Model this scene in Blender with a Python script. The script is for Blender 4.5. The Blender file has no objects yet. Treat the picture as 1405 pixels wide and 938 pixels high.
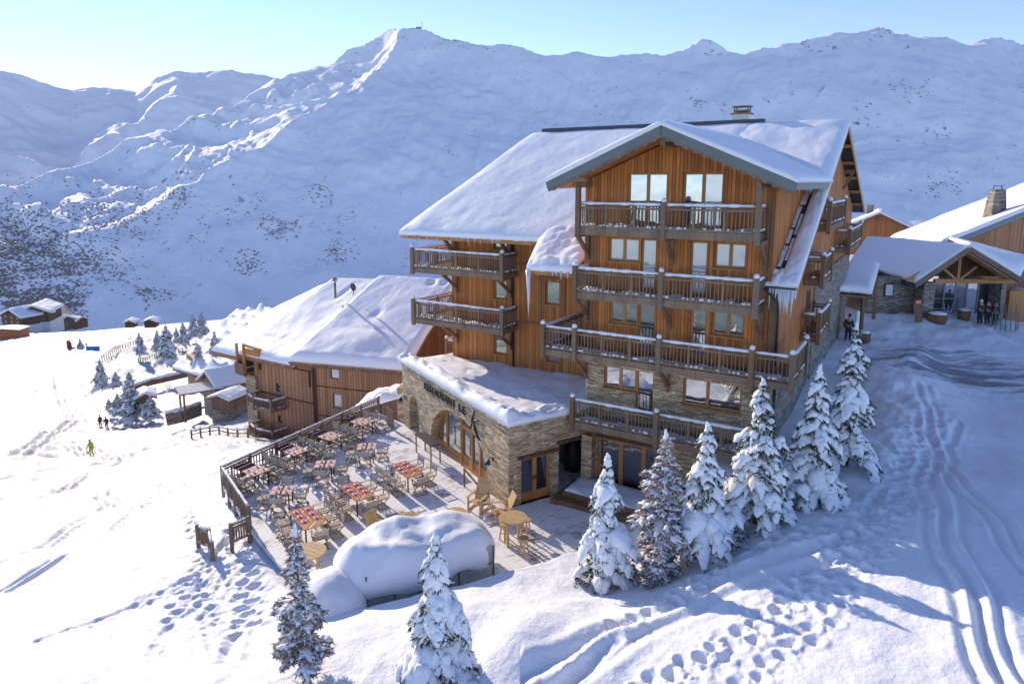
import bpy, bmesh, math, random
import numpy as np
from mathutils import Vector, Matrix
R = math.radians
random.seed(7); rng = np.random.default_rng(7)
SC = bpy.context.scene
COL = SC.collection

# ------------------------------------------------------------------ camera, sky, sun, exposure
CAMH = 14.0; FPX = 937.0; CXP = 702.5; CYP = 402.0
PIT = math.atan(153/937.); SP, CP = math.sin(PIT), math.cos(PIT)
cd = bpy.data.cameras.new('camera'); cam = bpy.data.objects.new('camera', cd); COL.objects.link(cam)
cam.location = (0, 0, CAMH); cam.rotation_euler = (R(90)-PIT, 0, 0)
cd.sensor_width = 36; cd.lens = FPX/1405*36; cd.shift_y = -(469-CYP)/1405
cd.clip_start = .5; cd.clip_end = 20000
SC.camera = cam
SUN_AZ, SUN_EL = R(-37), R(20)          # azimuth from +Y (negative = left), elevation
world = bpy.data.worlds.new('World'); SC.world = world; world.use_nodes = True
wn = world.node_tree.nodes; bg = wn['Background']
sky = wn.new('ShaderNodeTexSky'); sky.sky_type = 'NISHITA'; sky.sun_disc = False
sky.sun_elevation = SUN_EL; sky.sun_rotation = SUN_AZ; sky.altitude = 3000
sky.air_density = .65; sky.dust_density = 0.0; sky.ozone_density = 2.2
wmx = wn.new('ShaderNodeMix'); wmx.data_type = 'RGBA'; wmx.blend_type = 'MULTIPLY'; wmx.inputs[0].default_value = 1; wmx.inputs[7].default_value = (1.0, .955, 1.03, 1)
world.node_tree.links.new(sky.outputs[0], wmx.inputs[6]); world.node_tree.links.new(wmx.outputs[2], bg.inputs[0]); bg.inputs[1].default_value = .15
sd = bpy.data.lights.new('sun', 'SUN'); sun = bpy.data.objects.new('sun', sd); COL.objects.link(sun)
sd.energy = 2.8; sd.angle = R(.5); sd.color = (1, .88, .72)
sv = Vector((math.sin(SUN_AZ)*math.cos(SUN_EL), math.cos(SUN_AZ)*math.cos(SUN_EL), math.sin(SUN_EL)))
sun.rotation_euler = sv.to_track_quat('Z', 'Y').to_euler()
SC.view_settings.view_transform = 'Standard'; SC.view_settings.look = 'None'
SC.view_settings.exposure = 1.18; SC.view_settings.gamma = 1
SC.view_settings.use_white_balance = True; SC.view_settings.white_balance_temperature = 6800; SC.view_settings.white_balance_tint = 11
SC.cycles.use_denoising = True
SC.cycles.max_bounces = 8; SC.cycles.diffuse_bounces = 4; SC.cycles.glossy_bounces = 3; SC.cycles.transparent_max_bounces = 8

# ------------------------------------------------------------------ survey helpers (pixel of the photo -> point on a known plane)
def ray(u, v):
    yu = (CYP-v)/FPX
    return np.array([(u-CXP)/FPX, CP+yu*SP, -SP+yu*CP])
def atz(u, v, z):
    d = ray(u, v); t = (z-CAMH)/d[2]; return np.array([0, 0, CAMH])+t*d
def atY(u, v, Y):
    d = ray(u, v); return np.array([0, 0, CAMH])+d*(Y/d[1])

# ------------------------------------------------------------------ noise
def _h(ix, iy, s):
    n = (ix.astype(np.int64)*374761393 + iy.astype(np.int64)*668265263 + s*1442695041) & 0x7fffffff
    n = ((n ^ (n >> 13))*1274126177) & 0x7fffffff
    return ((n ^ (n >> 16)) & 0xffff)/65535.0
def vnoise(x, y, s=0):
    x = np.asarray(x, float); y = np.asarray(y, float)
    ix = np.floor(x); iy = np.floor(y); fx = x-ix; fy = y-iy
    fx = fx*fx*fx*(fx*(fx*6-15)+10); fy = fy*fy*fy*(fy*(fy*6-15)+10)
    a = _h(ix, iy, s); b = _h(ix+1, iy, s); c = _h(ix, iy+1, s); d = _h(ix+1, iy+1, s)
    return (a+(b-a)*fx)*(1-fy)+(c+(d-c)*fx)*fy
def fbm(x, y, o=4, s=0, g=.5):
    t = 0; a = 1; n = 0
    for k in range(o):
        t = t+a*(vnoise(x*2**k+17.3*k, y*2**k-9.1*k, s+k)*2-1); n += a; a *= g
    return t/n
def ridged(x, y, o=4, s=0, g=.5):
    t = 0; a = 1; n = 0
    for k in range(o):
        t = t+a*(1-np.abs(vnoise(x*2**k+7.7*k, y*2**k+3.1*k, s+k)*2-1)*2); n += a; a *= g
    return t/n
def sstep(a, b, x):
    t = np.clip((x-a)/(b-a), 0, 1); return t*t*(3-2*t)

# ------------------------------------------------------------------ materials
MATS = {}
class NT:
    def __init__(s, name):
        s.m = bpy.data.materials.new(name); s.m.use_nodes = True; s.t = s.m.node_tree; s.n = s.t.nodes
        s.b = s.n['Principled BSDF']; MATS[name] = s.m
    def new(s, t, **k):
        n = s.n.new(t)
        for a, v in k.items(): setattr(n, a, v)
        return n
    def link(s, a, b): s.t.links.new(a, b)
    def math(s, op, a, b=None, c=None):
        n = s.new('ShaderNodeMath', operation=op)
        for i, v in enumerate((a, b, c)):
            if v is None: continue
            if isinstance(v, (int, float)): n.inputs[i].default_value = v
            else: s.link(v, n.inputs[i])
        return n.outputs[0]
    def mix(s, f, a, b):
        n = s.new('ShaderNodeMix', data_type='RGBA')
        if isinstance(f, (int, float)): n.inputs[0].default_value = f
        else: s.link(f, n.inputs[0])
        for i, v in ((6, a), (7, b)):
            if isinstance(v, tuple): n.inputs[i].default_value = (*v, 1)
            else: s.link(v, n.inputs[i])
        return n.outputs[2]
    def noise(s, vec, scale, detail=4, rough=.55):
        n = s.new('ShaderNodeTexNoise'); n.inputs['Scale'].default_value = scale
        n.inputs['Detail'].default_value = detail; n.inputs['Roughness'].default_value = rough
        if vec is not None: s.link(vec, n.inputs['Vector'])
        return n.outputs[0]
    def ramp(s, f, p0, p1, c0=(0, 0, 0), c1=(1, 1, 1)):
        n = s.new('ShaderNodeValToRGB'); e = n.color_ramp.elements
        e[0].position = p0; e[1].position = p1; e[0].color = (*c0, 1); e[1].color = (*c1, 1)
        s.link(f, n.inputs[0]); return n.outputs[0]
    def bump(s, h, st, dist):
        n = s.new('ShaderNodeBump'); n.inputs['Strength'].default_value = st; n.inputs['Distance'].default_value = dist
        s.link(h, n.inputs['Height']); s.link(n.outputs[0], s.b.inputs['Normal'])
        return n
    def obj(s): return s.new('ShaderNodeTexCoord').outputs['Object']
    def geo(s): return s.new('ShaderNodeNewGeometry').outputs['Position']
    def xyz(s, v): n = s.new('ShaderNodeSeparateXYZ'); s.link(v, n.inputs[0]); return n.outputs
    def comb(s, x, y, z):
        n = s.new('ShaderNodeCombineXYZ')
        for i, v in enumerate((x, y, z)):
            if isinstance(v, (int, float)): n.inputs[i].default_value = v
            else: s.link(v, n.inputs[i])
        return n.outputs[0]
    def base(s, c):
        if isinstance(c, tuple): s.b.inputs['Base Color'].default_value = (*c, 1)
        else: s.link(c, s.b.inputs['Base Color'])
    def rough(s, r): s.b.inputs['Roughness'].default_value = r

def m_snow(name, scale=1., grain=.5, col=(.87, .875, .89)):
    t = NT(name); g = t.geo()
    a = t.noise(g, 2.2*scale, 6, .6); b = t.noise(g, 14*scale, 5, .6)
    t.base(t.mix(t.ramp(a, .35, .65), (col[0]*.97, col[1]*.975, col[2]*.985), col)); t.rough(.62)
    t.b.inputs['Specular IOR Level'].default_value = .25
    h = t.math('ADD', t.math('MULTIPLY', a, .7), t.math('MULTIPLY', b, .22)); t.bump(h, grain, .12)
    return t
m_snow('snow', 1, .45); m_snow('snow_fluffy', 2.2, .8)

def m_wood(name, c, w=.14, var=.35, groove=.9, grain=1.0, rough=.7, horiz=False):
    t = NT(name); o = t.obj(); x, y, z = t.xyz(o)
    s = t.math('ADD', x, y) if not horiz else z
    k = t.math('DIVIDE', s, w); idn = t.math('FLOOR', k); fr = t.math('FRACT', k)
    wn_ = t.new('ShaderNodeTexWhiteNoise', noise_dimensions='1D'); t.link(idn, wn_.inputs['W'])
    gv = t.comb(t.math('MULTIPLY', t.math('ADD', s, t.math('MULTIPLY', wn_.outputs[0], 31.)), 9.), 0.,
                t.math('MULTIPLY', z if not horiz else t.math('ADD', x, y), .9))
    gr = t.noise(gv, 2.2, 6, .65)
    big = t.noise(o, .7, 4, .6)
    dk = tuple(v*(1-var) for v in c); lt = tuple(min(1, v*(1+var*.7)) for v in c)
    c1 = t.mix(wn_.outputs[0], dk, lt)
    c2 = t.mix(t.math('MULTIPLY', t.ramp(gr, .42, .68), .55*grain), c1, tuple(v*.38 for v in c))
    c2 = t.mix(t.math('MULTIPLY', t.ramp(big, .45, .7), .35), c2, (c[0]*.55, c[1]*.6, c[2]*.8+.01))
    e = t.math('MINIMUM', fr, t.math('SUBTRACT', 1., fr)); gm = t.ramp(e, .02, .09)
    c3 = t.mix(t.math('MULTIPLY', t.math('SUBTRACT', 1., gm), groove), c2, tuple(v*.12 for v in c))
    t.base(c3); t.rough(rough); t.b.inputs['Specular IOR Level'].default_value = .3
    t.bump(t.math('ADD', gm, t.math('MULTIPLY', gr, .3)), .7, .02)
m_wood('larch_boards', (.60, .215, .055), .15, .38, .7)
m_wood('larch_warm', (.56, .23, .07), .17, .25, .5)
m_wood('old_boards', (.54, .26, .125), .17, .25)
m_wood('dark_boards', (.16, .075, .035), .16, .3)
m_wood('grey_timber', (.28, .19, .12), .5, .2, 0, 1.2)
m_wood('brown_timber', (.27, .15, .08), .5, .2, 0, 1.0)
m_wood('orange_timber', (.52, .23, .07), .6, .15, 0, .5, .5)
m_wood('teak', (.62, .40, .19), .3, .1, 0, .5, .6)
m_wood('chair_timber', (.46, .34, .22), .3, .1, 0, .5, .6)
m_wood('trunk', (.10, .07, .05), .5, .2, 0, 1.0, .9)

def m_stone(name, c, w=.34, h=.075, var=.45, mort=.3):
    t = NT(name); o = t.obj(); x, y, z = t.xyz(o)
    s = t.math('ADD', x, y)
    nz = t.noise(o, 1.1, 3)
    v = t.comb(s, t.math('ADD', z, t.math('MULTIPLY', nz, .10)), 0.)
    br = t.new('ShaderNodeTexBrick'); t.link(v, br.inputs['Vector'])
    br.inputs['Scale'].default_value = 1; br.inputs['Brick Width'].default_value = w; br.inputs['Row Height'].default_value = h
    br.inputs['Mortar Size'].default_value = .008; br.inputs['Mortar Smooth'].default_value = .4; br.inputs['Bias'].default_value = 0
    br.inputs['Color1'].default_value = (*[k*(1-var) for k in c], 1); br.inputs['Color2'].default_value = (*[min(1, k*(1+var)) for k in c], 1)
    br.inputs['Mortar'].default_value = (*[k*mort for k in c], 1); br.offset = .37; br.squash = .7; br.squash_frequency = 3
    # a second course pattern breaks up the regular one
    b2 = t.new('ShaderNodeTexBrick'); t.link(t.comb(t.math('ADD', s, .13), t.math('ADD', z, .031), 0.), b2.inputs['Vector'])
    b2.inputs['Scale'].default_value = 1; b2.inputs['Brick Width'].default_value = w*2.3; b2.inputs['Row Height'].default_value = h*2
    b2.inputs['Mortar Size'].default_value = .006; b2.inputs['Color1'].default_value = (.72, .66, .56, 1); b2.inputs['Color2'].default_value = (1.2, 1.15, 1.1, 1)
    b2.inputs['Mortar'].default_value = (.45, .42, .4, 1)
    mul = t.new('ShaderNodeMix', data_type='RGBA', blend_type='MULTIPLY'); mul.inputs[0].default_value = .75
    t.link(br.outputs[0], mul.inputs[6]); t.link(b2.outputs[0], mul.inputs[7])
    n2 = t.noise(o, 7, 5, .7)
    t.base(t.mix(t.math('MULTIPLY', t.ramp(n2, .5, .72), .5), mul.outputs[2], tuple(k*.45 for k in c))); t.rough(.85)
    hh = t.math('ADD', t.math('SUBTRACT', 1., br.outputs[1]), t.math('MULTIPLY', n2, .6)); t.bump(hh, .8, .035)
m_stone('slate_stone', (.60, .46, .30)); m_stone('grey_stone', (.30, .27, .23), .4, .11)

def m_plain(name, c, r=.6, metal=0, spec=.5, bump=0, bs=20, var=0):
    t = NT(name); t.rough(r); t.b.inputs['Metallic'].default_value = metal; t.b.inputs['Specular IOR Level'].default_value = spec
    n = t.noise(t.obj(), bs, 4)
    if var: t.base(t.mix(n, tuple(k*(1-var) for k in c), tuple(min(1, k*(1+var)) for k in c)))
    else: t.base(c)
    if bump: t.bump(n, bump, .02)
    return t
m_plain('plaster', (.62, .56, .47), .9, bump=.3, var=.1)
m_plain('dark_metal', (.05, .055, .06), .45, .6, var=.2)
m_plain('zinc', (.16, .18, .17), .5, .3, var=.15, bs=3)
m_plain('slate_tiles', (.045, .055, .075), .55, 0, bump=.6, bs=9, var=.3)
m_plain('black', (.02, .02, .022), .5)
m_plain('fabric_beige', (.52, .44, .34), .9, bump=.2, bs=80, var=.12)
m_plain('maroon', (.13, .02, .03), .7, var=.3, bs=10)
m_plain('red_cloth', (.50, .07, .05), .8, var=.25, bs=12)
m_plain('pink_paper', (.72, .42, .34), .8, var=.15, bs=14)
m_plain('napkin', (.75, .70, .66), .8, var=.1)
m_plain('asphalt', (.05, .05, .055), .8, var=.3)
m_plain('orange_paint', (.55, .13, .03), .6, var=.15)
m_plain('red_paint', (.50, .03, .02), .6, var=.15)
m_plain('blue_cloth', (.03, .25, .60), .7, var=.1)
m_plain('white_render', (.65, .62, .58), .9, var=.1)
m_plain('yellow_wall', (.50, .30, .08), .8, var=.1, bs=5)
m_plain('shrub_twigs', (.17, .15, .15), .9, var=.3, bs=2)
m_plain('jacket_lime', (.45, .6, .05), .7); m_plain('jacket_dark', (.02, .022, .03), .8); m_plain('trousers_dark', (.025, .025, .03), .8)
m_plain('jacket_red', (.05, .02, .025), .8); m_plain('skin', (.45, .25, .17), .6); m_plain('rock', (.10, .09, .085), .9, bump=.8, var=.4, bs=1)
m_plain('needles', (.050, .062, .030), .8, var=.4, bs=30); m_plain('needles_dry', (.28, .18, .115), .9, var=.4, bs=30)
def m_glass(name, c, mixf, rough=.02):
    t = NT(name); t.base(c); t.rough(.3)
    gl = t.new('ShaderNodeBsdfGlossy'); gl.inputs['Roughness'].default_value = rough; gl.inputs['Color'].default_value = (.9, .95, 1, 1)
    nz = t.noise(t.obj(), .8, 2); bp = t.new('ShaderNodeBump'); bp.inputs['Strength'].default_value = .12; bp.inputs['Distance'].default_value = .12
    t.link(nz, bp.inputs['Height']); t.link(bp.outputs[0], gl.inputs['Normal'])
    mx = t.new('ShaderNodeMixShader'); mx.inputs[0].default_value = mixf
    t.link(t.b.outputs[0], mx.inputs[1]); t.link(gl.outputs[0], mx.inputs[2])
    t.link(mx.outputs[0], t.n['Material Output'].inputs[0])
m_glass('window_glass', (.025, .03, .035), .45); m_glass('dark_glass', (.015, .018, .02), .16); m_glass('curtained_glass', (.58, .58, .57), .25)
t = NT('ice'); t.base((.85, .9, .95)); t.rough(.15); t.b.inputs['Transmission Weight'].default_value = .35; t.b.inputs['IOR'].default_value = 1.31
t = NT('clear_plastic'); t.base((.55, .55, .48)); t.rough(.25); t.b.inputs['Alpha'].default_value = .55
# deck boards with trodden snow
t = NT('snowy_deck'); o = t.obj(); x, y, z = t.xyz(o)
k = t.math('DIVIDE', y, .15); fr = t.math('FRACT', k); e = t.math('MINIMUM', fr, t.math('SUBTRACT', 1., fr)); gap = t.ramp(e, .03, .10)
wd = t.mix(t.noise(t.comb(t.math('MULTIPLY', x, .5), t.math('MULTIPLY', y, 9.), 0.), 2, 5), (.20, .15, .11), (.34, .27, .21))
wd = t.mix(gap, (.02, .015, .012), wd)
n1 = t.noise(o, .55, 5, .7); n2 = t.noise(t.comb(t.math('MULTIPLY', x, 1.2), t.math('MULTIPLY', y, 5.), 0.), 1.6, 6, .7)
cov = t.math('ADD', t.math('MULTIPLY', n1, .9), t.math('MULTIPLY', n2, .5))
cov = t.math('ADD', cov, t.math('MULTIPLY', gap, .1))
cm = t.ramp(cov, .62, .76)
t.base(t.mix(cm, wd, (.85, .84, .85))); t.rough(.7)
t.bump(t.math('ADD', cov, t.math('MULTIPLY', gap, .15)), .6, .03)
# ground snow; icy asphalt shows through on the car park
t = NT('ground_snow'); g = t.geo(); px_, py_, pz_ = t.xyz(g)
a = t.noise(g, 1.3, 7, .62); b = t.noise(g, 9, 5, .6); far = t.noise(g, .05, 5, .6)
cs = t.mix(t.ramp(a, .35, .65), (.82, .83, .865), (.85, .86, .885))
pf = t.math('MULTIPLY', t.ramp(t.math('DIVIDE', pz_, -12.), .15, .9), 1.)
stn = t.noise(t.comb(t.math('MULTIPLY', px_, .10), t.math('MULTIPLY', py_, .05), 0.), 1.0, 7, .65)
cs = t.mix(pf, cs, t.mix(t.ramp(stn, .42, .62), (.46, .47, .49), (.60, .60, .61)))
dx = t.math('DIVIDE', t.math('SUBTRACT', px_, 25.5), 7.5); dy = t.math('DIVIDE', t.math('SUBTRACT', py_, 37.), 6.)
rr = t.math('ADD', t.math('MULTIPLY', dx, dx), t.math('MULTIPLY', dy, dy))
inn = t.math('SUBTRACT', 1., t.math('MINIMUM', rr, 1.))
st = t.noise(t.comb(t.math('MULTIPLY', px_, .22), t.math('MULTIPLY', py_, 1.1), 0.), 1.0, 6, .7)
am = t.ramp(t.math('MULTIPLY', t.math('POWER', inn, .3), st), .41, .53)
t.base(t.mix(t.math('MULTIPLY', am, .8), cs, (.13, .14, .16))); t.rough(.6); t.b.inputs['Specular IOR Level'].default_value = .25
t.bump(t.math('ADD', t.math('MULTIPLY', a, .9), t.math('MULTIPLY', b, .25)), .55, .16)
# mountain snow with rock and scrub showing
t = NT('mountain_snow'); g = t.geo(); gx, gy, gz = t.xyz(g)
nrm = t.new('ShaderNodeNewGeometry').outputs['Normal']; nx, ny, nz_ = t.xyz(nrm)
n1 = t.noise(g, .012, 8, .68); n2 = t.noise(g, .09, 6, .7); n3 = t.noise(g, .0035, 4, .6)
steep = t.ramp(nz_, .66, .84, (1, 1, 1), (0, 0, 0))
m1 = t.ramp(t.math('ADD', t.math('MULTIPLY', n1, .55), t.math('MULTIPLY', n2, .55)), .625, .68)
m2 = t.ramp(n3, .46, .60)
mk = t.math('MULTIPLY', m1, t.math('ADD', t.math('MULTIPLY', steep, .9), t.math('MULTIPLY', m2, .55)))
t.base(t.mix(t.math('MINIMUM', mk, .85), (.85, .86, .885), (.12, .11, .12))); t.rough(.7); t.b.inputs['Specular IOR Level'].default_value = .1
t.bump(t.math('ADD', t.math('MULTIPLY', n1, 1.), t.math('MULTIPLY', n2, .35)), .45, 14)

# ------------------------------------------------------------------ mesh builder
class MB:
    def __init__(s): s.v = []; s.f = []; s.sm = []
    def add(s, vs, fs, smooth=False):
        o = len(s.v); s.v += [tuple(map(float, p)) for p in vs]; s.f += [tuple(i+o for i in f) for f in fs]; s.sm += [smooth]*len(fs)
    def box(s, x0, x1, y0, y1, z0, z1):
        x0, x1 = sorted((x0, x1)); y0, y1 = sorted((y0, y1)); z0, z1 = sorted((z0, z1))
        s.add([(x0, y0, z0), (x1, y0, z0), (x1, y1, z0), (x0, y1, z0), (x0, y0, z1), (x1, y0, z1), (x1, y1, z1), (x0, y1, z1)],
              [(0, 3, 2, 1), (4, 5, 6, 7), (0, 1, 5, 4), (1, 2, 6, 5), (2, 3, 7, 6), (3, 0, 4, 7)])
    def hexa(s, p):  # 8 points, bottom 4 ccw, top 4 ccw
        s.add(p, [(0, 3, 2, 1), (4, 5, 6, 7), (0, 1, 5, 4), (1, 2, 6, 5), (2, 3, 7, 6), (3, 0, 4, 7)])
    def beam(s, p, q, w, h, up=(0, 0, 1)):
        p = Vector(p); q = Vector(q); d = (q-p); 
        if d.length < 1e-6: return
        d.normalize(); u = Vector(up)
        if abs(d.dot(u)) > .98: u = Vector((0, 1, 0))
        sd_ = d.cross(u).normalized()*w/2; n = sd_.cross(d).normalized()*h/2
        vs = [p-sd_-n, p+sd_-n, p+sd_+n, p-sd_+n, q-sd_-n, q+sd_-n, q+sd_+n, q-sd_+n]
        s.add(vs, [(0, 1, 2, 3), (7, 6, 5, 4), (0, 4, 5, 1), (1, 5, 6, 2), (2, 6, 7, 3), (3, 7, 4, 0)])
    def tube(s, pts, rad, n=8, smooth=True, cap=True):
        pts = [Vector(p) for p in pts]; m = len(pts)
        if not hasattr(rad, '__len__'): rad = [rad]*m
        vs = []; up = Vector((0, 0, 1))
        for i, p in enumerate(pts):
            d = (pts[min(i+1, m-1)]-pts[max(i-1, 0)]).normalized()
            if abs(d.dot(up)) > .95: up = Vector((1, 0, 0))
            a = d.cross(up).normalized(); b = a.cross(d).normalized()
            for k in range(n):
                t_ = 2*math.pi*k/n; vs.append(p+(a*math.cos(t_)+b*math.sin(t_))*rad[i])
        fs = [(i*n+k, i*n+(k+1) % n, (i+1)*n+(k+1) % n, (i+1)*n+k) for i in range(m-1) for k in range(n)]
        s.add(vs, fs, smooth)
        if cap:
            o = len(s.v)-m*n
            s.f += [tuple(o+k for k in range(n))[::-1], tuple(o+(m-1)*n+k for k in range(n))]; s.sm += [False, False]
    def cyl(s, x, y, z0, z1, r0, r1=None, n=12): s.tube([(x, y, z0), (x, y, z1)], [r0, r0 if r1 is None else r1], n)
    def prism(s, poly, y0, y1):  # polygon in xz extruded along y
        n = len(poly); vs = [(x, y0, z) for x, z in poly]+[(x, y1, z) for x, z in poly]
        s.add(vs, [tuple(range(n)), tuple(range(2*n-1, n-1, -1))]+[(i, (i+n), (i+1) % n+n, (i+1) % n) for i in range(n)])
    def slab(s, plan, z0f, z1f):  # polygon in xy, z functions
        n = len(plan); g = lambda f, x, y: f(x, y) if callable(f) else f
        vs = [(x, y, g(z0f, x, y)) for x, y in plan]+[(x, y, g(z1f, x, y)) for x, y in plan]
        s.add(vs, [tuple(range(n))[::-1], tuple(range(n, 2*n))]+[(i, (i+1) % n, (i+1) % n+n, i+n) for i in range(n)])
    def blob(s, c, r, n=8, m=5, rough=.15, seed=0):
        vs = []; rr = random.Random(seed+int(c[0]*97+c[1]*31))
        rx, ry, rz = r if hasattr(r, '__len__') else (r, r, r)
        vs.append((c[0], c[1], c[2]-rz))
        for j in range(1, m):
            ph = math.pi*j/m-math.pi/2
            for k in range(n):
                t_ = 2*math.pi*(k+.5*(j % 2))/n; q = 1+rr.uniform(-rough, rough)
                vs.append((c[0]+rx*math.cos(ph)*math.cos(t_)*q, c[1]+ry*math.cos(ph)*math.sin(t_)*q, c[2]+rz*math.sin(ph)*q))
        vs.append((c[0], c[1], c[2]+rz)); fs = [(0, 1+(k+1) % n, 1+k) for k in range(n)]
        for j in range(m-2):
            for k in range(n):
                a = 1+j*n+k; b = 1+j*n+(k+1) % n; fs.append((a, b, b+n, a+n))
        L_ = len(vs)-1; fs += [(L_, L_-n+k, L_-n+(k+1) % n) for k in range(n)]
        s.add(vs, fs, True)
    def build(s, name, mat, parent=None, recalc=True):
        me = bpy.data.meshes.new(name); me.from_pydata(s.v, [], s.f)
        if recalc:
            bm = bmesh.new(); bm.from_mesh(me); bmesh.ops.recalc_face_normals(bm, faces=bm.faces); bm.to_mesh(me); bm.free()
        me.polygons.foreach_set('use_smooth', s.sm)
        me.materials.append(MATS[mat]); o = bpy.data.objects.new(name, me); COL.objects.link(o)
        if parent is not None: o.parent = parent
        return o
def grid_mesh(name, X, Y, Z, mat, parent=None, smooth=True):
    n, m = X.shape; me = bpy.data.meshes.new(name)
    co = np.stack([X, Y, Z], -1).reshape(-1, 3).astype(np.float32)
    i = np.arange(n*m).reshape(n, m); q = np.stack([i[:-1, :-1], i[1:, :-1], i[1:, 1:], i[:-1, 1:]], -1).reshape(-1, 4).astype(np.int32)
    a, b, c = co[q[0, 0]], co[q[0, 1]], co[q[0, 3]]
    if np.cross(b-a, c-a)[2] < 0: q = q[:, ::-1]
    me.vertices.add(len(co)); me.vertices.foreach_set('co', co.ravel())
    me.loops.add(q.size); me.loops.foreach_set('vertex_index', np.ascontiguousarray(q).ravel())
    me.polygons.add(len(q)); me.polygons.foreach_set('loop_start', np.arange(0, q.size, 4, dtype=np.int32))
    me.polygons.foreach_set('use_smooth', np.full(len(q), smooth)); me.update(calc_edges=True)
    me.materials.append(MATS[mat]); o = bpy.data.objects.new(name, me); COL.objects.link(o)
    if parent is not None: o.parent = parent
    return o
def tag(o, label=None, cat=None, group=None, kind=None):
    if label: o['label'] = label
    if cat: o['category'] = cat
    if group: o['group'] = group
    if kind: o['kind'] = kind
    return o
def empty(name, loc, rz=0, label=None, cat=None, group=None):
    o = bpy.data.objects.new(name, None); COL.objects.link(o); o.location = loc; o.rotation_euler = (0, 0, rz); o.empty_display_size = .3
    return tag(o, label, cat, group)
KIDS = {}
def kids(o): return [c for c in COL.objects if c.parent is o]
def copy_tree(o, loc=None, rz=None, label=None, kidmap=None):
    if kidmap is None: kidmap = kids
    c = o.copy(); COL.objects.link(c)
    if loc is not None: c.location = loc
    if rz is not None: c.rotation_euler = (0, 0, rz)
    if label: c['label'] = label
    for ch in kidmap(o):
        d = ch.copy(); COL.objects.link(d); d.parent = c
        for g_ in kidmap(ch):
            e_ = g_.copy(); COL.objects.link(e_); e_.parent = d
    return c
def pillow(quad, th, nu=30, nv=20, r=.5, bump=.06, bs=.8, edge=.5, seed=0, name='snow', parent=None, mat='snow', scallop=0, dents=()):
    """snow blanket on the bilinear patch quad (4 xyz points, ccw: a b c d)"""
    a, b, c, d = [np.array(p, float) for p in quad]
    U, V = np.meshgrid(np.linspace(0, 1, nu), np.linspace(0, 1, nv), indexing='ij')
    # denser samples near the edges so the rounding reads
    U = .5-.5*np.cos(U*math.pi); V = .5-.5*np.cos(V*math.pi); U = U[..., None]; V = V[..., None]
    P = a*(1-U)*(1-V)+b*U*(1-V)+c*U*V+d*(1-U)*V
    lu = (np.linalg.norm(b-a)+np.linalg.norm(c-d))/2; lv = (np.linalg.norm(d-a)+np.linalg.norm(c-b))/2
    U = U[..., 0]; V = V[..., 0]
    du = np.minimum(U, 1-U)*lu; dv = np.minimum(V, 1-V)*lv
    f = lambda q: np.sqrt(np.clip(1-(1-np.clip(q/r, 0, 1))**2, 0, 1))
    h = th*(edge+(1-edge)*np.minimum(f(du), 1)*f(dv))
    X, Y = P[..., 0], P[..., 1]
    nz = fbm(X*bs, Y*bs, 4, 50+seed)
    h = h*(1+bump*2*nz)+bump*.35*fbm(X*bs*4, Y*bs*4, 3, 80+seed)*f(np.minimum(du, dv))
    for (uu, vv, ru, rv, dp) in dents: h = h+dp*np.exp(-((U-uu)/ru)**2-((V-vv)/rv)**2)
    Z = P[..., 2]+h
    # outward ripple of the rim
    n, m = X.shape; top = np.stack([X, Y, Z], -1).reshape(-1, 3)
    idx = np.arange(n*m).reshape(n, m); fs = [tuple(q) for q in np.stack([idx[:-1, :-1], idx[1:, :-1], idx[1:, 1:], idx[:-1, 1:]], -1).reshape(-1, 4)]
    rim = list(idx[:, 0])+list(idx[-1, 1:])+list(idx[-2::-1, -1])+list(idx[0, -2:0:-1])
    base = P.reshape(-1, 3)[rim]; rr = random.Random(seed); bz = base.copy()
    if scallop: bz[:, 2] -= [scallop*rr.uniform(0, 1)**2 for _ in rim]
    mb = MB(); mb.add(top, fs, True); o = len(mb.v); mb.v += [tuple(p) for p in bz]; L_ = len(rim)
    for k in range(L_): mb.f.append((rim[k], rim[(k+1) % L_], o+(k+1) % L_, o+k)); mb.sm.append(True)
    mb.f.append(tuple(o+k for k in range(L_))); mb.sm.append(False)
    return mb.build(name, mat, parent)
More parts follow.
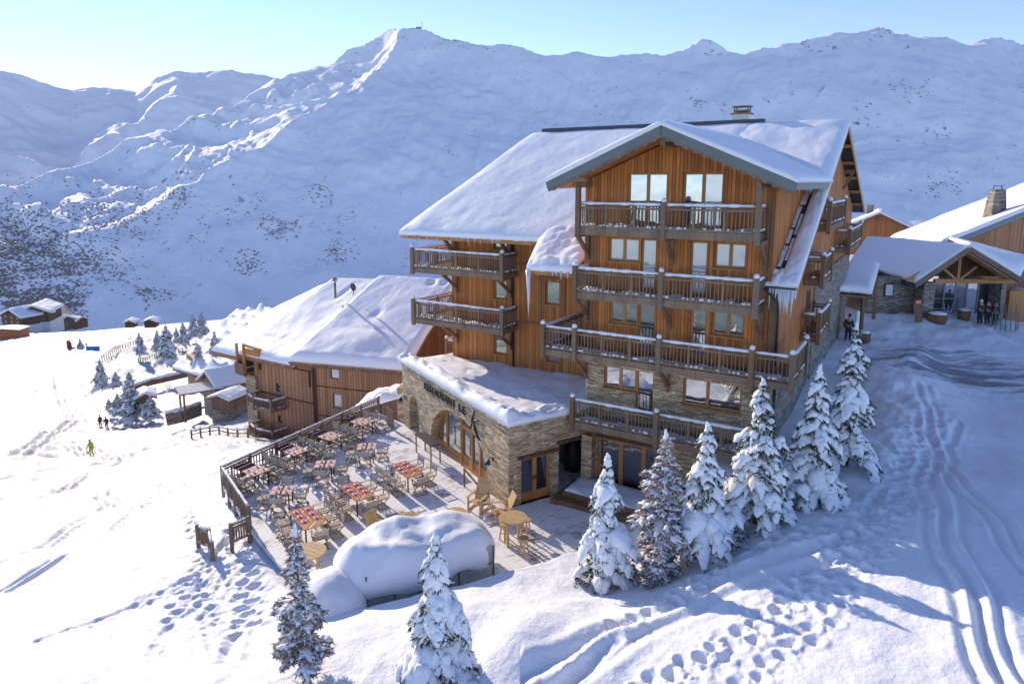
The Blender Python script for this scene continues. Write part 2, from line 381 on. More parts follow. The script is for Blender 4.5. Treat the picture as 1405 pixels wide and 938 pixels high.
def wall_holes(xs0, xs1, z0, z1, holes, y, th, top=None):
    """vertical wall in the plane y (thickness th to +y) with rectangular openings; top(x) optional roofline"""
    mb = MB(); xs = sorted({xs0, xs1, *[v for h in holes for v in h[:2]]}); 
    if top: xs = sorted(set(xs)|{x for x in top[1]})
    zs = sorted({z0, z1, *[v for h in holes for v in h[2:4]]})
    xs = [x for x in xs if xs0 <= x <= xs1]; zs = [z for z in zs if z0 <= z <= z1]
    hole = lambda x, z: any(h[0] < x < h[1] and h[2] < z < h[3] for h in holes)
    tf = (lambda x, z: min(z, top[0](x))) if top else (lambda x, z: z)
    for i in range(len(xs)-1):
        for j in range(len(zs)-1):
            xa, xb, za, zb = xs[i], xs[i+1], zs[j], zs[j+1]; xm, zm = (xa+xb)/2, (za+zb)/2
            if hole(xm, zm): 
                continue
            pa, pb, pc, pd = tf(xa, za), tf(xb, za), tf(xb, zb), tf(xa, zb)
            if pc-pb < 1e-6 and pd-pa < 1e-6: continue
            mb.add([(xa, y, pa), (xb, y, pb), (xb, y, pc), (xa, y, pd)], [(0, 1, 2, 3)])
            mb.add([(xa, y+th, pa), (xb, y+th, pb), (xb, y+th, pc), (xa, y+th, pd)], [(3, 2, 1, 0)])
            for (cond, e) in ((i == 0 or hole((xs[i-1]+xa)/2, zm), ((xa, pa), (xa, pd))), (i == len(xs)-2 or hole((xb+xs[min(i+2, len(xs)-1)])/2, zm), ((xb, pc), (xb, pb))),
                              (j == 0 or hole(xm, (zs[j-1]+za)/2), ((xb, pb), (xa, pa))), (j == len(zs)-2 or hole(xm, (zb+zs[min(j+2, len(zs)-1)])/2), ((xa, pd), (xb, pc)))):
                if cond:
                    (x_a, z_a), (x_b, z_b) = e; mb.add([(x_a, y, z_a), (x_b, y, z_b), (x_b, y+th, z_b), (x_a, y+th, z_a)], [(0, 1, 2, 3)])
    return mb
def window(parent, x0, x1, z0, z1, y, panes=((0, 1),), rec=.10, fw=.07, mat='orange_timber', glass='window_glass', name='window', sill=True, transom=None):
    """timber frame set rec inside the opening whose outer face is y; panes = list of (x0,x1) fractions"""
    fr = MB(); d0, d1 = y+rec, y+rec+.07; e_ = .004
    fr.box(x0+e_, x1-e_, d0, d1, z0+e_, z0+fw); fr.box(x0+e_, x1-e_, d0, d1, z1-fw, z1-e_)
    ws = sorted({0, 1, *[p for q in panes for p in q]})
    for w_ in ws:
        xc = x0+(x1-x0)*w_; xa, xb = (xc+e_, xc+fw) if w_ == 0 else ((xc-fw, xc-e_) if w_ == 1 else (xc-fw*.75, xc+fw*.75))
        fr.box(xa, xb, d0-.004, d1+.004, z0+fw, z1-fw)
    if transom: fr.box(x0+fw, x1-fw, d0+.006, d1-.006, transom-.035, transom+.035)
    if sill: fr.box(x0-.05, x1+.05, y-.07, y-.003, z0-.07, z0+.0)
    f = fr.build(name, mat, parent)
    for i, (a, b) in enumerate(panes):
        g_ = MB(); g_.box(x0+(x1-x0)*a, x0+(x1-x0)*b, d0+.03, d0+.05, z0+fw*.5, z1-fw*.5)
        gm = glass if isinstance(glass, str) else glass[i % len(glass)]
        g_.build('pane', gm, f)
    return f
def railing(p, q, z, h=1.0, sp=.15, bal=(.05, .03), mid=0, rail=None, post=None, snow=None, snowth=.07, seed=0, lower=.12):
    """railing between plan points p and q into MBs rail/snow; returns list of intermediate post points"""
    p = Vector((p[0], p[1], 0)); q = Vector((q[0], q[1], 0)); d = q-p; L_ = d.length; d.normalize(); rr = random.Random(seed)
    at = lambda s_, zz: (p.x+d.x*s_, p.y+d.y*s_, zz)
    rail.beam(at(0, z+h-.03), at(L_, z+h-.03), .11, .06)
    rail.beam(at(0, z+h-.16), at(L_, z+h-.16), .06, .08)
    rail.beam(at(0, z+lower), at(L_, z+lower), .07, .08)
    n = max(2, int(L_/sp)); 
    for k in range(1, n):
        s_ = L_*k/n+rr.uniform(-.008, .008); rail.beam(at(s_, z+lower), at(s_, z+h-.16), bal[0], bal[1], up=(d.x, d.y, 0) if bal else None)
    for k in range(1, mid+1): rail.beam(at(L_*k/(mid+1), z-.1), at(L_*k/(mid+1), z+h-.05), .09, .09)
    if snow is not None:
        nn = max(4, int(L_/.18)); pts = []; rad = []
        for k in range(nn+1):
            pts.append(at(L_*k/nn, z+h+.02)); rad.append(.001 if k in (0, nn) else snowth*(rr.uniform(.75, 1.2)))
        snow.tube(pts, rad, 7)
        for k in range(int(L_/.16)):
            if rr.random() < .75:
                c = at(rr.uniform(.05, L_-.05), z+lower+.05); snow.blob(c, (rr.uniform(.05, .10), rr.uniform(.04, .07), rr.uniform(.03, .06)), 6, 4)
def icicles(parent, pts, lmin, lmax, dens=9, seed=0, r=.022):
    mb = MB(); rr = random.Random(seed)
    for (a, b) in zip(pts[:-1], pts[1:]):
        a = Vector(a); b = Vector(b); L_ = (b-a).length
        for k in range(max(1, int(L_*dens))):
            p = a.lerp(b, rr.random()); l = lmin+(lmax-lmin)*rr.random()**2.2
            mb.tube([p, p-Vector((0, 0, l*.5)), p-Vector((0, 0, l))], [r*(1+l*.8), r*.7*(1+l*.4), .003], 6)
    return mb.build('icicles', 'ice', parent)

# ================================================================== SETTING: terrain
TH = R(31.75); AX = np.array([math.cos(TH), -math.sin(TH), 0]); BX = np.array([math.sin(TH), math.cos(TH), 0])   # main chalet axes (x right along facade, y into the slope)
OM = atz(803, 665, 0)+8.0*AX
def WM(x, y, z=0): return OM+x*AX+y*BX+np.array([0, 0, z])
K0 = atz(698, 697, 0); TR = R(30.8); RX = np.array([math.sin(TR), -math.cos(TR), 0]); RY = np.array([math.cos(TR), math.sin(TR), 0])
def WR(x, y, z=0): return K0+x*RX+y*RY+np.array([0, 0, z])
FAR, COR, LOW = atz(520, 566, 0), atz(306, 668, 0), atz(343, 726, 0)
cps = [(u, v, z) for u, v, z in [
 (455, 858, .85), (550, 836, 1.0), (640, 810, 1.15), (720, 790, 1.15), (790, 772, 1.0), (830, 800, .9), (905, 785, 1.5), (955, 755, 1.9), (1030, 730, 2.8), (1105, 690, 3.5), (1160, 640, 3.8),
 (1125, 500, 3.8), (1062, 595, 3.75), (1200, 600, 3.8), (1400, 500, 3.9), (1400, 700, 3.8), (1300, 800, 3.7), (1400, 930, 3.7), (1200, 930, 3.4), (1000, 850, 2.9), (1000, 930, 2.7),
 (850, 900, 2.0), (720, 930, 1.6), (620, 935, 1.2), (500, 930, 1.2), (415, 920, 1.2), (300, 900, .8), (200, 930, .7), (100, 930, .3), (0, 930, 0), (0, 850, -1), (150, 820, -.6), (250, 760, -.4),
 (290, 765, -.25), (320, 745, -.12), (0, 750, -3.5), (100, 750, -2.3), (200, 700, -2.2), (280, 690, -.9), (302, 690, -.5), (0, 680, -8), (150, 660, -6), (260, 655, -3.2), (0, 640, -13),
 (123, 600, -20), (0, 600, -19), (220, 610, -15), (330, 600, -10.5), (136, 560, -30), (230, 505, -32), (0, 520, -31), (150, 455, -37), (0, 462, -46), (300, 480, -33), (350, 455, -36), (250, 575, -20), (300, 560, -16),
 (700, 870, 1.7), (800, 850, 1.9), (900, 840, 2.2), (400, 850, .35), (360, 800, -.05)]]
CP3 = [atz(*c) for c in cps]
CP3 += [np.array(p, float) for p in [(-10, 47, -3.5), (0, 52, 0), (12, 55, 3), (-5, 60, -6), (-12, 62, -10.5), (5, 75, 0), (24, 62, 4), (34, 62, 4.2), (27, 50, 4.05), (45, 50, 4), (42, 22, 4), (22, 4, 3.5), (0, 6, 2), (-12, 7, 1.6), (-22, 8, .5), (-34, 14, -3),
        (45, 100, 3), (20, 100, 0), (0, 100, -12), (60, 180, -22), (0, 250, -52), (120, 300, -66), (-60, 260, -44), (-150, 60, -45), (-90, 20, -20), (-250, 300, -55), (90, 60, 6), (90, 10, 5), (0, 400, -74), (-300, 400, -74), (-140, 390, -74), (300, 400, -74), (-60, 330, -58), (-170, 330, -62), (15, 42, 3.9)]]
CP3 = np.array(CP3)
def _w(p): # warp radius so near detail and far range share one spline
    r = np.hypot(p[..., 0], p[..., 1]); k = np.log1p(r/25.)*25./np.maximum(r, 1e-3); return np.stack([p[..., 0]*k, p[..., 1]*k], -1)
CW = _w(CP3)
def _phi(d2): return np.where(d2 > 1e-9, .5*d2*np.log(np.maximum(d2, 1e-9)), 0)
_n = len(CW); Kx = _phi(((CW[:, None]-CW[None])**2).sum(-1))+np.eye(_n)*2.0
Pm = np.hstack([np.ones((_n, 1)), CW]); SOL = np.linalg.solve(np.block([[Kx, Pm], [Pm.T, np.zeros((3, 3))]]), np.concatenate([CP3[:, 2], np.zeros(3)]))
def hraw(X, Y):
    q = _w(np.stack([X, Y], -1)); sh = X.shape; q = q.reshape(-1, 2); z = np.empty(len(q))
    for i in range(0, len(q), 20000):
        b = q[i:i+20000]; z[i:i+20000] = _phi(((b[:, None]-CW[None])**2).sum(-1))@SOL[:_n]+SOL[_n]+b@SOL[_n+1:]
    return z.reshape(sh)
def poly_sd(X, Y, poly):
    d = np.full(X.shape, 1e9); ins = np.zeros(X.shape, bool); n = len(poly)
    for i in range(n):
        ax, ay = poly[i][:2]; bx, by = poly[(i+1) % n][:2]; ex, ey = bx-ax, by-ay
        t_ = np.clip(((X-ax)*ex+(Y-ay)*ey)/(ex*ex+ey*ey), 0, 1); d = np.minimum(d, np.hypot(X-ax-t_*ex, Y-ay-t_*ey))
        c = ((ay > Y) != (by > Y)); xi = ax+(Y-ay)*(ex)/(ey if abs(ey) > 1e-9 else 1e-9); ins ^= c & (X < xi)
    return np.where(ins, -d, d)
DECK = [FAR, COR, LOW, atz(372, 762, 0), atz(420, 815, 0), atz(470, 850, 0), atz(560, 838, 0), atz(640, 818, 0), atz(720, 795, 0), atz(775, 778, 0), atz(860, 760, 0), WM(-3, -1.6), WM(-3, 0), WM(-8, 0), WM(-8, 4), WM(-12, 5), WR(-12, 3), WR(-12.2, 0)]
TRAILS = []  # (pixel polyline, z guess, width, depth, kind)
def tr(px, kind, w=.3, dep=.12):
    pts = []
    for u, v in px:
        z = 2.
        for _ in range(8):
            P = atz(u, v, z); z = .5*z+.5*float(hraw(np.array([P[0]]), np.array([P[1]]))[0])
        pts.append(atz(u, v, z)[:2])
    TRAILS.append((pts, kind, w, dep))
tr([(860, 960), (960, 905), (1060, 840), (1150, 755), (1180, 700)], 'foot', .17, .15)
tr([(880, 945), (985, 885), (1080, 815), (1165, 730), (1215, 670), (1270, 590)], 'foot', .18, .16)
tr([(1010, 950), (1110, 860), (1180, 780), (1240, 690), (1290, 600)], 'foot', .17, .14)
tr([(1400, 935), (1340, 800), (1300, 690), (1290, 600), (1270, 560)], 'ski',   .16, .07)
tr([(1380, 950), (1310, 800), (1275, 700), (1270, 600)], 'ski',   .16, .07)
tr([(1430, 800), (1350, 700), (1300, 640)], 'ski', .15, .08)
tr([(840, 870), (900, 825), (960, 790), (1040, 745), (1120, 720), (1200, 700)], 'foot', .19, .17)
tr([(820, 890), (900, 845), (990, 800), (1080, 770)], 'ski', .3, .14)
tr([(300, 755), (260, 800), (230, 850)], 'foot', .16, .12); tr([(330, 750), (345, 800), (330, 860)], 'foot', .22, .16)
tr([(345, 740), (300, 790), (250, 800), (180, 830)], 'foot', .14, .10); tr([(250, 700), (280, 740), (270, 790), (285, 850)], 'foot', .13, .09)
tr([(130, 600), (220, 596), (345, 585)], 'ski', .12, .14); tr([(0, 690), (100, 640), (170, 612), (260, 600)], 'ski', .25, .22)
tr([(60, 770), (180, 700), (260, 660), (290, 650)], 'ski', .18, .14); tr([(0, 640), (120, 615), (250, 590), (340, 570)], 'ski', .3, .3)
tr([(0, 660), (60, 650), (140, 660), (150, 690), (60, 740), (0, 765)], 'ski', .2, .16); tr([(240, 665), (262, 655), (285, 645)], 'ski', .2, .16)
tr([(240, 650), (300, 622), (345, 600)], 'foot', .25, .2); tr([(0, 720), (90, 700), (160, 672)], 'ski', .18, .16); tr([(150, 600), (90, 580), (0, 590)], 'ski', .4, .3)
tr([(100, 470), (78, 500), (80, 520), (95, 540)], 'ski', .35, .2); tr([(140, 455), (250, 462), (360, 452)], 'ski', .5, .25); tr([(30, 600), (60, 570), (100, 545)], 'ski', .5, .4)
def height(X, Y, detail=True):
    X = np.asarray(X, float); Y = np.asarray(Y, float); Z = hraw(X, Y); r = np.hypot(X, Y)
    if detail:
        Z = Z+fbm(X/9, Y/9, 3, 3)*np.clip(r/60, .18, .7)+fbm(X/2.2, Y/2.2, 3, 9)*.11+fbm(X/.6, Y/.6, 3, 19)*.03
        ff = sstep(35, 80, r); Z = Z+ff*(.30*ridged(X/3.2, Y/2.0, 4, 21)+.10*fbm(X/1.1, Y/1.1, 2, 23))
        sdw = poly_sd(X, Y, [atz(*c) for c in [(345, 735, 0), (240, 790, -.4), (230, 850, .2), (330, 880, .6), (430, 850, .4)]])   # trodden lumps left of the terrace
        Z = Z+(ridged(X/.55, Y/.55, 3, 33)*.055+fbm(X/.25, Y/.25, 2, 34)*.03)*(1-sstep(-2.2, 1.6, sdw))
        sd3 = poly_sd(X, Y, [atz(*c) for c in [(1180, 520, 3.8), (1265, 480, 3.8), (1300, 590, 3.8), (1210, 620, 3.8)]])            # ploughed heap beside the car park
        m = 1-sstep(-1.5, 1.8, sd3); Z = Z+m*(.55+.22*fbm(X/.7, Y/.7, 4, 41))
        sd4 = poly_sd(X, Y, [atz(*c) for c in [(1190, 440, 3.9), (1380, 432, 3.9), (1400, 460, 3.9), (1290, 470, 3.9), (1190, 470, 3.8)]])
        m = 1-sstep(-.8, 2.2, sd4); Z = Z+m*(.35+.35*fbm(X/1.5, Y/1.5, 4, 43))
        cp_ = np.hypot((X-25.5)/8.5, (Y-37)/7.); m = 1-sstep(.75, 1.15, cp_); Z = Z-m*.30+m*.16*ridged(X*.16+.05*Y, Y*.9-X*.1, 3, 47)
        # soft humps on the foreground bank
        for (u, v, zz, rr_, a) in [(700, 900, 1.6, 1.1, .45), (640, 850, 1.2, 1.3, .3), (540, 920, 1.2, 1.5, .35), (740, 850, 1.7, 1.2, .3), (830, 870, 1.9, 1., .3), (470, 880, .9, 1.1, .3)]:
            P = atz(u, v, zz); Z = Z+a*np.exp(-((X-P[0])**2+(Y-P[1])**2)/rr_**2)
        for pts, kind, w, dep in TRAILS:
            allp = np.array(pts); bx0, by0 = allp.min(0)-2; bx1, by1 = allp.max(0)+2
            sel = (X > bx0) & (X < bx1) & (Y > by0) & (Y < by1)
            if not sel.any(): continue
            xs, ys = X[sel], Y[sel]; dz = np.zeros(len(xs)); dist = np.full(len(xs), 1e9); s0 = 0; sa = np.zeros(len(xs)); sgn = np.zeros(len(xs))
            for (ax, ay), (bx, by) in zip(pts[:-1], pts[1:]):
                ex, ey = bx-ax, by-ay; L_ = math.hypot(ex, ey); t_ = np.clip(((xs-ax)*ex+(ys-ay)*ey)/L_**2, 0, 1)
                qx, qy = xs-ax-t_*ex, ys-ay-t_*ey; dd = np.hypot(qx, qy); c = dd < dist; dist[c] = dd[c]; sa[c] = s0+t_[c]*L_; sgn[c] = ((qx*ey-qy*ex)/L_)[c]; s0 += L_
            wob = .12*np.sin(sa*1.3)
            if kind == 'ski':
                for o_ in (-1, 1):
                    q = (sgn+wob-o_*w*1.3)/w; dz -= dep*np.exp(-q*q*1.6); dz += dep*.35*np.exp(-((np.abs(q)-1.6)/.6)**2)
            else:
                st = .44; k = np.round(sa/st); ph = (sa-k*st)/.13; off = np.where(k % 2 == 0, .16, -.16)+(_h(k.astype(int), k.astype(int)*0+7, 3)-.5)*.25
                q = np.hypot(ph, (sgn+wob-off)/w); dz -= dep*np.exp(-q**2*1.2); dz += dep*.3*np.exp(-((q-1.6)/.5)**2); dz += .05*fbm(xs/.22, ys/.22, 3, 61)*np.exp(-(sgn/.55)**2)-.03*np.exp(-(sgn/.5)**2)
            Z[sel] += dz
    sd_ = poly_sd(X, Y, DECK); m = 1-sstep(-.05, .55, sd_); Z = Z*(1-m)+np.minimum(Z, -.3)*m
    return Z
def ground(x, y): return float(height(np.array([[x]]), np.array([[y]]))[0, 0])
def gp(u, v, it=10, z=0.):
    for _ in range(it):
        P = atz(u, v, z); z = .5*z+.5*float(hraw(np.array([P[0]]), np.array([P[1]]))[0])
    P = atz(u, v, z); P[2] = z; return P
az = np.linspace(R(-62), R(62), 980); rr_ = np.concatenate([np.geomspace(7, 34, 520), np.geomspace(34.15, 430, 330)])
AZ, RR = np.meshgrid(az, rr_, indexing='ij'); GX, GY = RR*np.sin(AZ), RR*np.cos(AZ)
GZ = height(GX, GY)
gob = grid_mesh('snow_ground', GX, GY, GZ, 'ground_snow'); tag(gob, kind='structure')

# mountains -----------------------------------------------------------------
def elev(u, v):
    d = ray(u, v); return d[2]/math.hypot(d[0], d[1])
def hz(u): d = ray(u, 249); return math.atan2(d[0], d[1])
def crest(pts, dist):
    a = np.array([math.atan2(*ray(u, v)[:2]) for u, v in pts]); e = np.array([elev(u, v) for u, v in pts]); return a, e, np.array(dist, float)
C1p = [(-400, 330), (-120, 300), (0, 252), (60, 230), (149, 200), (239, 172), (309, 145), (375, 110), (440, 88), (490, 66), (520, 48), (545, 37), (560, 34), (590, 38), (615, 50), (640, 52), (700, 62), (760, 73), (790, 69), (810, 76), (850, 72), (880, 78), (905, 78), (950, 66), (1000, 76), (1020, 80), (1050, 72), (1075, 76), (1105, 66), (1150, 68), (1215, 56), (1250, 66), (1290, 71), (1300, 66), (1405, 60), (1500, 70), (1900, 60)]
C1d = [1400, 1400, 1420, 1480, 1600, 1720, 1850, 1980, 2050, 2110, 2150, 2200, 2200, 2210, 2230, 2260, 2300, 2350, 2360, 2380, 2400, 2450, 2450, 2460, 2480, 2500, 2520, 2520, 2520, 2520, 2540, 2560, 2600, 2700, 2750, 2800, 2900]
C2p = [(-400, 60), (-100, 80), (0, 96), (25, 100), (45, 108), (75, 118), (100, 122), (125, 118), (150, 118), (185, 125), (215, 106), (240, 97), (262, 99), (290, 97), (315, 94), (345, 99), (375, 106), (420, 130), (500, 170), (700, 240)]
a1, e1, d1 = crest(C1p, C1d); a2, e2, d2 = crest(C2p, [3600]*len(C2p))
az = np.linspace(R(-52), R(52), 1000); rm = np.concatenate([np.geomspace(385, 1200, 170), np.geomspace(1205, 5200, 430)])
AZ, RR = np.meshgrid(az, rm, indexing='ij'); MX, MY = RR*np.sin(AZ), RR*np.cos(AZ)
cE0 = np.interp(az, a1, e1); ker = np.hanning(61); ker /= ker.sum(); cEs = np.convolve(np.pad(cE0, 30, 'edge'), ker, 'valid')
LN = [(-400, 345), (0, 335), (80, 322), (160, 305), (250, 252), (350, 210), (400, 165), (480, 112), (545, 45)]
aL = np.array([math.atan2(*ray(u, v)[:2]) for u, v in LN]); eL = np.interp(az, aL, [elev(u, v) for u, v in LN]); eL = np.where(az > aL[-1], cEs, np.minimum(eL, cEs))
sr = np.where(az > 0, .64*np.cos(az), .64*np.cos(.4*az)); rb = np.where(az > 0, 950/np.cos(az), 950.)
rl = (192+sr*rb)/(sr-eL); rc = np.maximum(rl+1, rl*(.31-eL)/(.31-np.minimum(cEs, .27))); rc = np.where(az > aL[-1], rl+1, rc); rc = np.convolve(np.pad(rc, 8, 'edge'), np.ones(17)/17, 'valid'); rl = np.minimum(rl, rc-1)
cE = cE0[:, None]; cD = rc[:, None]; RL = rl[:, None]; zl = CAMH+eL[:, None]*RL; cz = CAMH+cE*cD; RB = rb[:, None]
tl = np.clip((RR-RB)/(RL-RB), 0, 1); Z1 = -178+(zl+178)*(tl+.02*np.sin(tl*math.pi*2))
Z1 = np.where(RR > RL, zl+(cz-zl)*np.clip((RR-RL)/(cD-RL), 0, 1), Z1); Z1 = np.where(RR < RB, -70-108*sstep(400, RB, RR), Z1)
shelf = sstep(-60, 120, RR-RL)*(1-sstep(-40, 60, RR-cD))*(az < aL[-1])[:, None]
beh = np.clip(RR/cD-1, 0, None); Z1 = np.where(RR > cD, cz-beh*cD*.6, Z1)
near = np.exp(-((RR-cD)/(cD*.045))**2)
# gullies and ribs run down the slope: noise stretched towards the crest
ca, sa_ = math.cos(R(-28)), math.sin(R(-28)); UX = MX*ca-MY*sa_; UY = MX*sa_+MY*ca
amp = sstep(600, 1050, RR)*(1-.80*near)
ribs = ridged(UX/330+fbm(UX/500, UY/500, 3, 5)*.9, UY/950, 5, 71, .52)-.35
hum = fbm(MX/420, MY/420, 5, 77); sml = ridged(MX/95, MY/130, 4, 79, .6)-.3
str_ = ridged((MX*.5+MY*.87)/120+.7*fbm(MX/200, MY/200, 3, 15), (MX*.87-MY*.5)/600, 4, 73)-.3
Z1 = Z1+amp*(40*ribs*np.clip(RR/2200, .35, 1.3)+36*hum+9*sml)+shelf*28*str_+near*((9+12*sstep(R(8), R(16), AZ))*fbm(MX/80, MY/80, 4, 83)+sstep(R(8), R(18), AZ)*11*ridged(MX/200, MY/200, 4, 85)-3)
cE2 = np.interp(az, a2, e2)[:, None]; c2z = CAMH+cE2*3600
Z2 = c2z-np.abs(RR-3600)*np.where(RR < 3600, .42, .7)+amp*(120*(ridged(MX/900, MY/900, 5, 91)-.3)*(1-np.exp(-((RR-3600)/350)**2))+14*fbm(MX/90, MY/90, 4, 93))
Z2 = np.where(AZ < R(-2), Z2, -500)
# the massif east of the peak gets a middle shoulder
sh = np.exp(-((AZ-R(30))/R(14))**2)*np.exp(-((RR-1800)/330)**2); Z1 = Z1+45*sh
MZ = np.maximum(Z1, Z2)
MZ = np.where(RR < 430, np.minimum(MZ, -66+0*MZ), MZ)
mo = grid_mesh('mountains', MX, MY, MZ, 'mountain_snow'); tag(mo, kind='structure')
# alder scrub poking through the snow on the lower slopes: uncountable
mb = MB(); rs = random.Random(5)
from bisect import bisect
def mz(azv, r):
    i = int(np.clip((azv-az[0])/(az[1]-az[0]), 0, len(az)-2)); j = int(np.clip(np.searchsorted(rm, r)-1, 0, len(rm)-2))
    fu = (azv-az[i])/(az[1]-az[0]); fv = (r-rm[j])/(rm[j+1]-rm[j])
    return (MZ[i, j]*(1-fu)+MZ[i+1, j]*fu)*(1-fv)+(MZ[i, j+1]*(1-fu)+MZ[i+1, j+1]*fu)*fv
SCRUB = [(0, 320, 60, 45, 260), (40, 350, 60, 40, 300), (100, 370, 60, 25, 150), (60, 420, 50, 14, 160), (150, 300, 55, 26, 90), (240, 275, 24, 10, 26), (385, 318, 28, 9, 34), (440, 270, 12, 8, 16), (465, 352, 16, 12, 22), (0, 400, 20, 18, 120), (345, 368, 26, 7, 18), (300, 300, 60, 30, 16), (1290, 262, 26, 10, 14), (210, 415, 26, 5, 16), (625, 60, 14, 3, 14), (1250, 130, 60, 20, 12), (90, 430, 20, 6, 50), (960, 145, 18, 6, 8)]
for (cu, cv, su, sv_, n) in SCRUB:
    for _ in range(int(n*1.7)):
        u = rs.gauss(cu, su*.6); v = rs.gauss(cv, sv_*.6); d = ray(u, v); a_ = math.atan2(d[0], d[1]); e_ = d[2]/math.hypot(d[0], d[1])
        if not (R(-50) < a_ < R(50)): continue
        lo = None
        for r_ in np.geomspace(600, 3400, 90):
            if mz(a_, r_)-CAMH > e_*r_: lo = r_; break
        if lo is None: continue
        for k in range(rs.randint(1, 4)):
            q = lo*(1+rs.uniform(-.012, .012)); aa = a_+rs.uniform(-1, 1)*6/lo; s_ = rs.uniform(.5, 1.25)*(1+lo/2600)
            mb.blob((q*math.sin(aa), q*math.cos(aa), mz(aa, q)+s_*.15), (s_*rs.uniform(.8, 1.5), s_, s_*.6), 6, 4, .35, rs.randint(0, 999))
o = mb.build('scrub', 'shrub_twigs'); tag(o, kind='stuff', label='dark leafless scrub scattered over the lower mountain slopes', cat='scrub')

# ================================================================== MAIN CHALET (local: x right along the facade, y back into the slope)
chalet = empty('chalet_hotel', OM, -TH, 'large five storey timber chalet with stacked balconies and a broad snow covered roof', 'chalet')
RY0 = 12.8
def snz(y): return 17.38-.54*(RY0-y) if y <= RY0 else 17.38-.37*(y-RY0)      # top of the snow on the main roof
def dkz(y): return snz(y)-.40
RI = .43; PKX = -4.25; bz = lambda x: 16.10-RI*abs(x-PKX)                  # bay roof
# facade walls
stone_holes = [(-7.18, -5.66, 4.9, 5.9), (-5.66, -4.85, 3.66, 5.9), (-3.56, -1.15, 4.72, 5.9), (-7.42, -4.15, 0.02, 2.5)]
wall_holes(-8.0, 0, -.3, 6.42, stone_holes, 0, .35).build('wall', 'slate_stone', chalet)
wood_holes = [(-7.0, -5.68, 7.85, 8.85), (-5.66, -4.88, 6.75, 8.85), (-3.38, -2.70, 6.75, 8.85), (-2.50, -1.2, 7.85, 8.85),
              (-7.12, -5.68, 10.60, 11.62), (-5.62, -4.92, 9.45, 11.62), (-3.50, -2.78, 9.45, 11.62), (-2.54, -1.26, 10.60, 11.62),
              (-6.3, -4.55, 12.15, 14.36), (-3.92, -2.28, 12.15, 14.36)]
wtop = (lambda x: min(15.74-RI*abs(x-PKX), 99), [PKX])
wall_holes(-8.25, -.3, 6.45, 15.75, wood_holes, .02, .3, wtop).build('wall', 'larch_boards', chalet)
m = MB(); m.box(-.3, 0, .02, .32, 6.45, 10.1); m.box(-.3, 0, .02, .32, 6.30, 6.45); m.build('wall', 'larch_boards', chalet)
# gable side wall (plane x=0) and its stone base; bay cheek
m = MB()
m.add([(x, y, z) for x in (0, -.3) for y, z in ((.33, 6.3), (.33, snz(.33)-.75), (RY0, snz(RY0)-.75), (24.5, snz(24.5)-.75), (24.5, 3.0), (4, 3.0), (4, 6.3))],
      [(0, 6, 5, 4, 3, 2, 1), (7, 8, 9, 10, 11, 12, 13)]+[(i, (i+1) % 7, (i+1) % 7+7, i+7) for i in range(7)])
m.build('wall', 'larch_boards', chalet)
m = MB(); m.box(-.3, .02, .353, 24.5, 2.2, 6.28); m.box(.004, .07, 9.3, 24.55, 3.0, 9.3); m.build('wall', 'grey_stone', chalet)
m = MB(); m.add([(x, y, z) for x in (-.30, -.5) for y, z in ((.325, 10.0), (.325, 13.86), (7.4, 13.86), (7.4, dkz(7.4)))], [(0, 3, 2, 1), (4, 5, 6, 7)]+[(i, (i+1) % 4, (i+1) % 4+4, i+4) for i in range(4)])
m.add([(x, y, z) for x in (-8.25, -8.05) for y, z in ((.325, 6.5), (.325, 14.0), (7.4, 14.0), (7.4, 6.5))], [(0, 3, 2, 1), (4, 5, 6, 7)]+[(i, (i+1) % 4, (i+1) % 4+4, i+4) for i in range(4)])
m.build('wall', 'larch_boards', chalet)
# left wing
lh = [(-15.45, -14.62, 10.35, 11.15), (-15.45, -14.62, 7.65, 8.70), (-15.45, -14.62, 4.55, 5.65), (-12.22, -11.38, 7.65, 8.86), (-12.1, -11.38, 4.55, 4.86)]
wall_holes(-18.3, -7.95, 2.6, 12.1, lh, 3.6, .3, (lambda x: snz(3.6)-.85, [])).build('wall', 'larch_boards', chalet)
m = MB(); m.add([(x, y, z) for x in (-18.3, -18.0) for y, z in ((3.92, 2.0), (3.92, snz(3.92)-.8), (11.5, snz(11.5)-.8), (11.5, 2.0))], [(0, 3, 2, 1), (4, 5, 6, 7)]+[(i, (i+1) % 4, (i+1) % 4+4, i+4) for i in range(4)])
m.slab([(-18.0, 11.5), (-17.6, 12.8), (-14.3, 22.0), (-14.6, 22.0), (-17.9, 12.8), (-18.3, 11.5)], 1.0, lambda x, y: snz(y)-.85)
m.box(-14.3, -.35, 22, 22.3, 0, 13.0); m.build('wall', 'larch_boards', chalet)
m = MB(); m.box(-8.25, -8.05, .36, 3.58, -.3, 6.4); m.box(-13, -8.27, 3.45, 3.58, -.3, 3.2); m.build('wall', 'plaster', chalet)
m = MB()  # trim bands, corner boards, window surround panel, stone pier
m.box(-14.15, -8.3, 3.55, 3.598, 9.62, 9.74); m.box(-14.15, -8.3, 3.55, 3.598, 6.50, 6.60)
for x0, x1 in ((-12.56, -12.42), (-11.14, -11.0)): m.box(x0, x1, 3.56, 3.597, 6.62, 9.0)
m.box(-12.56, -11.0, 3.565, 3.596, 9.0, 9.12)
for x in (-.16, -.02): m.box(x-.12, x+.02, -.02, .017, 6.45, 10.0)
for x0, z0, z1 in ((-.55, 10.0, 13.95), (-7.95, 6.5, 11.8)): m.box(x0, x0+.16, -.03, .017, z0, z1)
m.box(-8.0, -.1, -.03, -.003, 9.22, 9.3); m.build('trim', 'brown_timber', chalet)
m = MB(); m.box(-8.02, -7.5, -.45, -.003, -.3, 2.62); m.build('pillar', 'slate_stone', chalet)
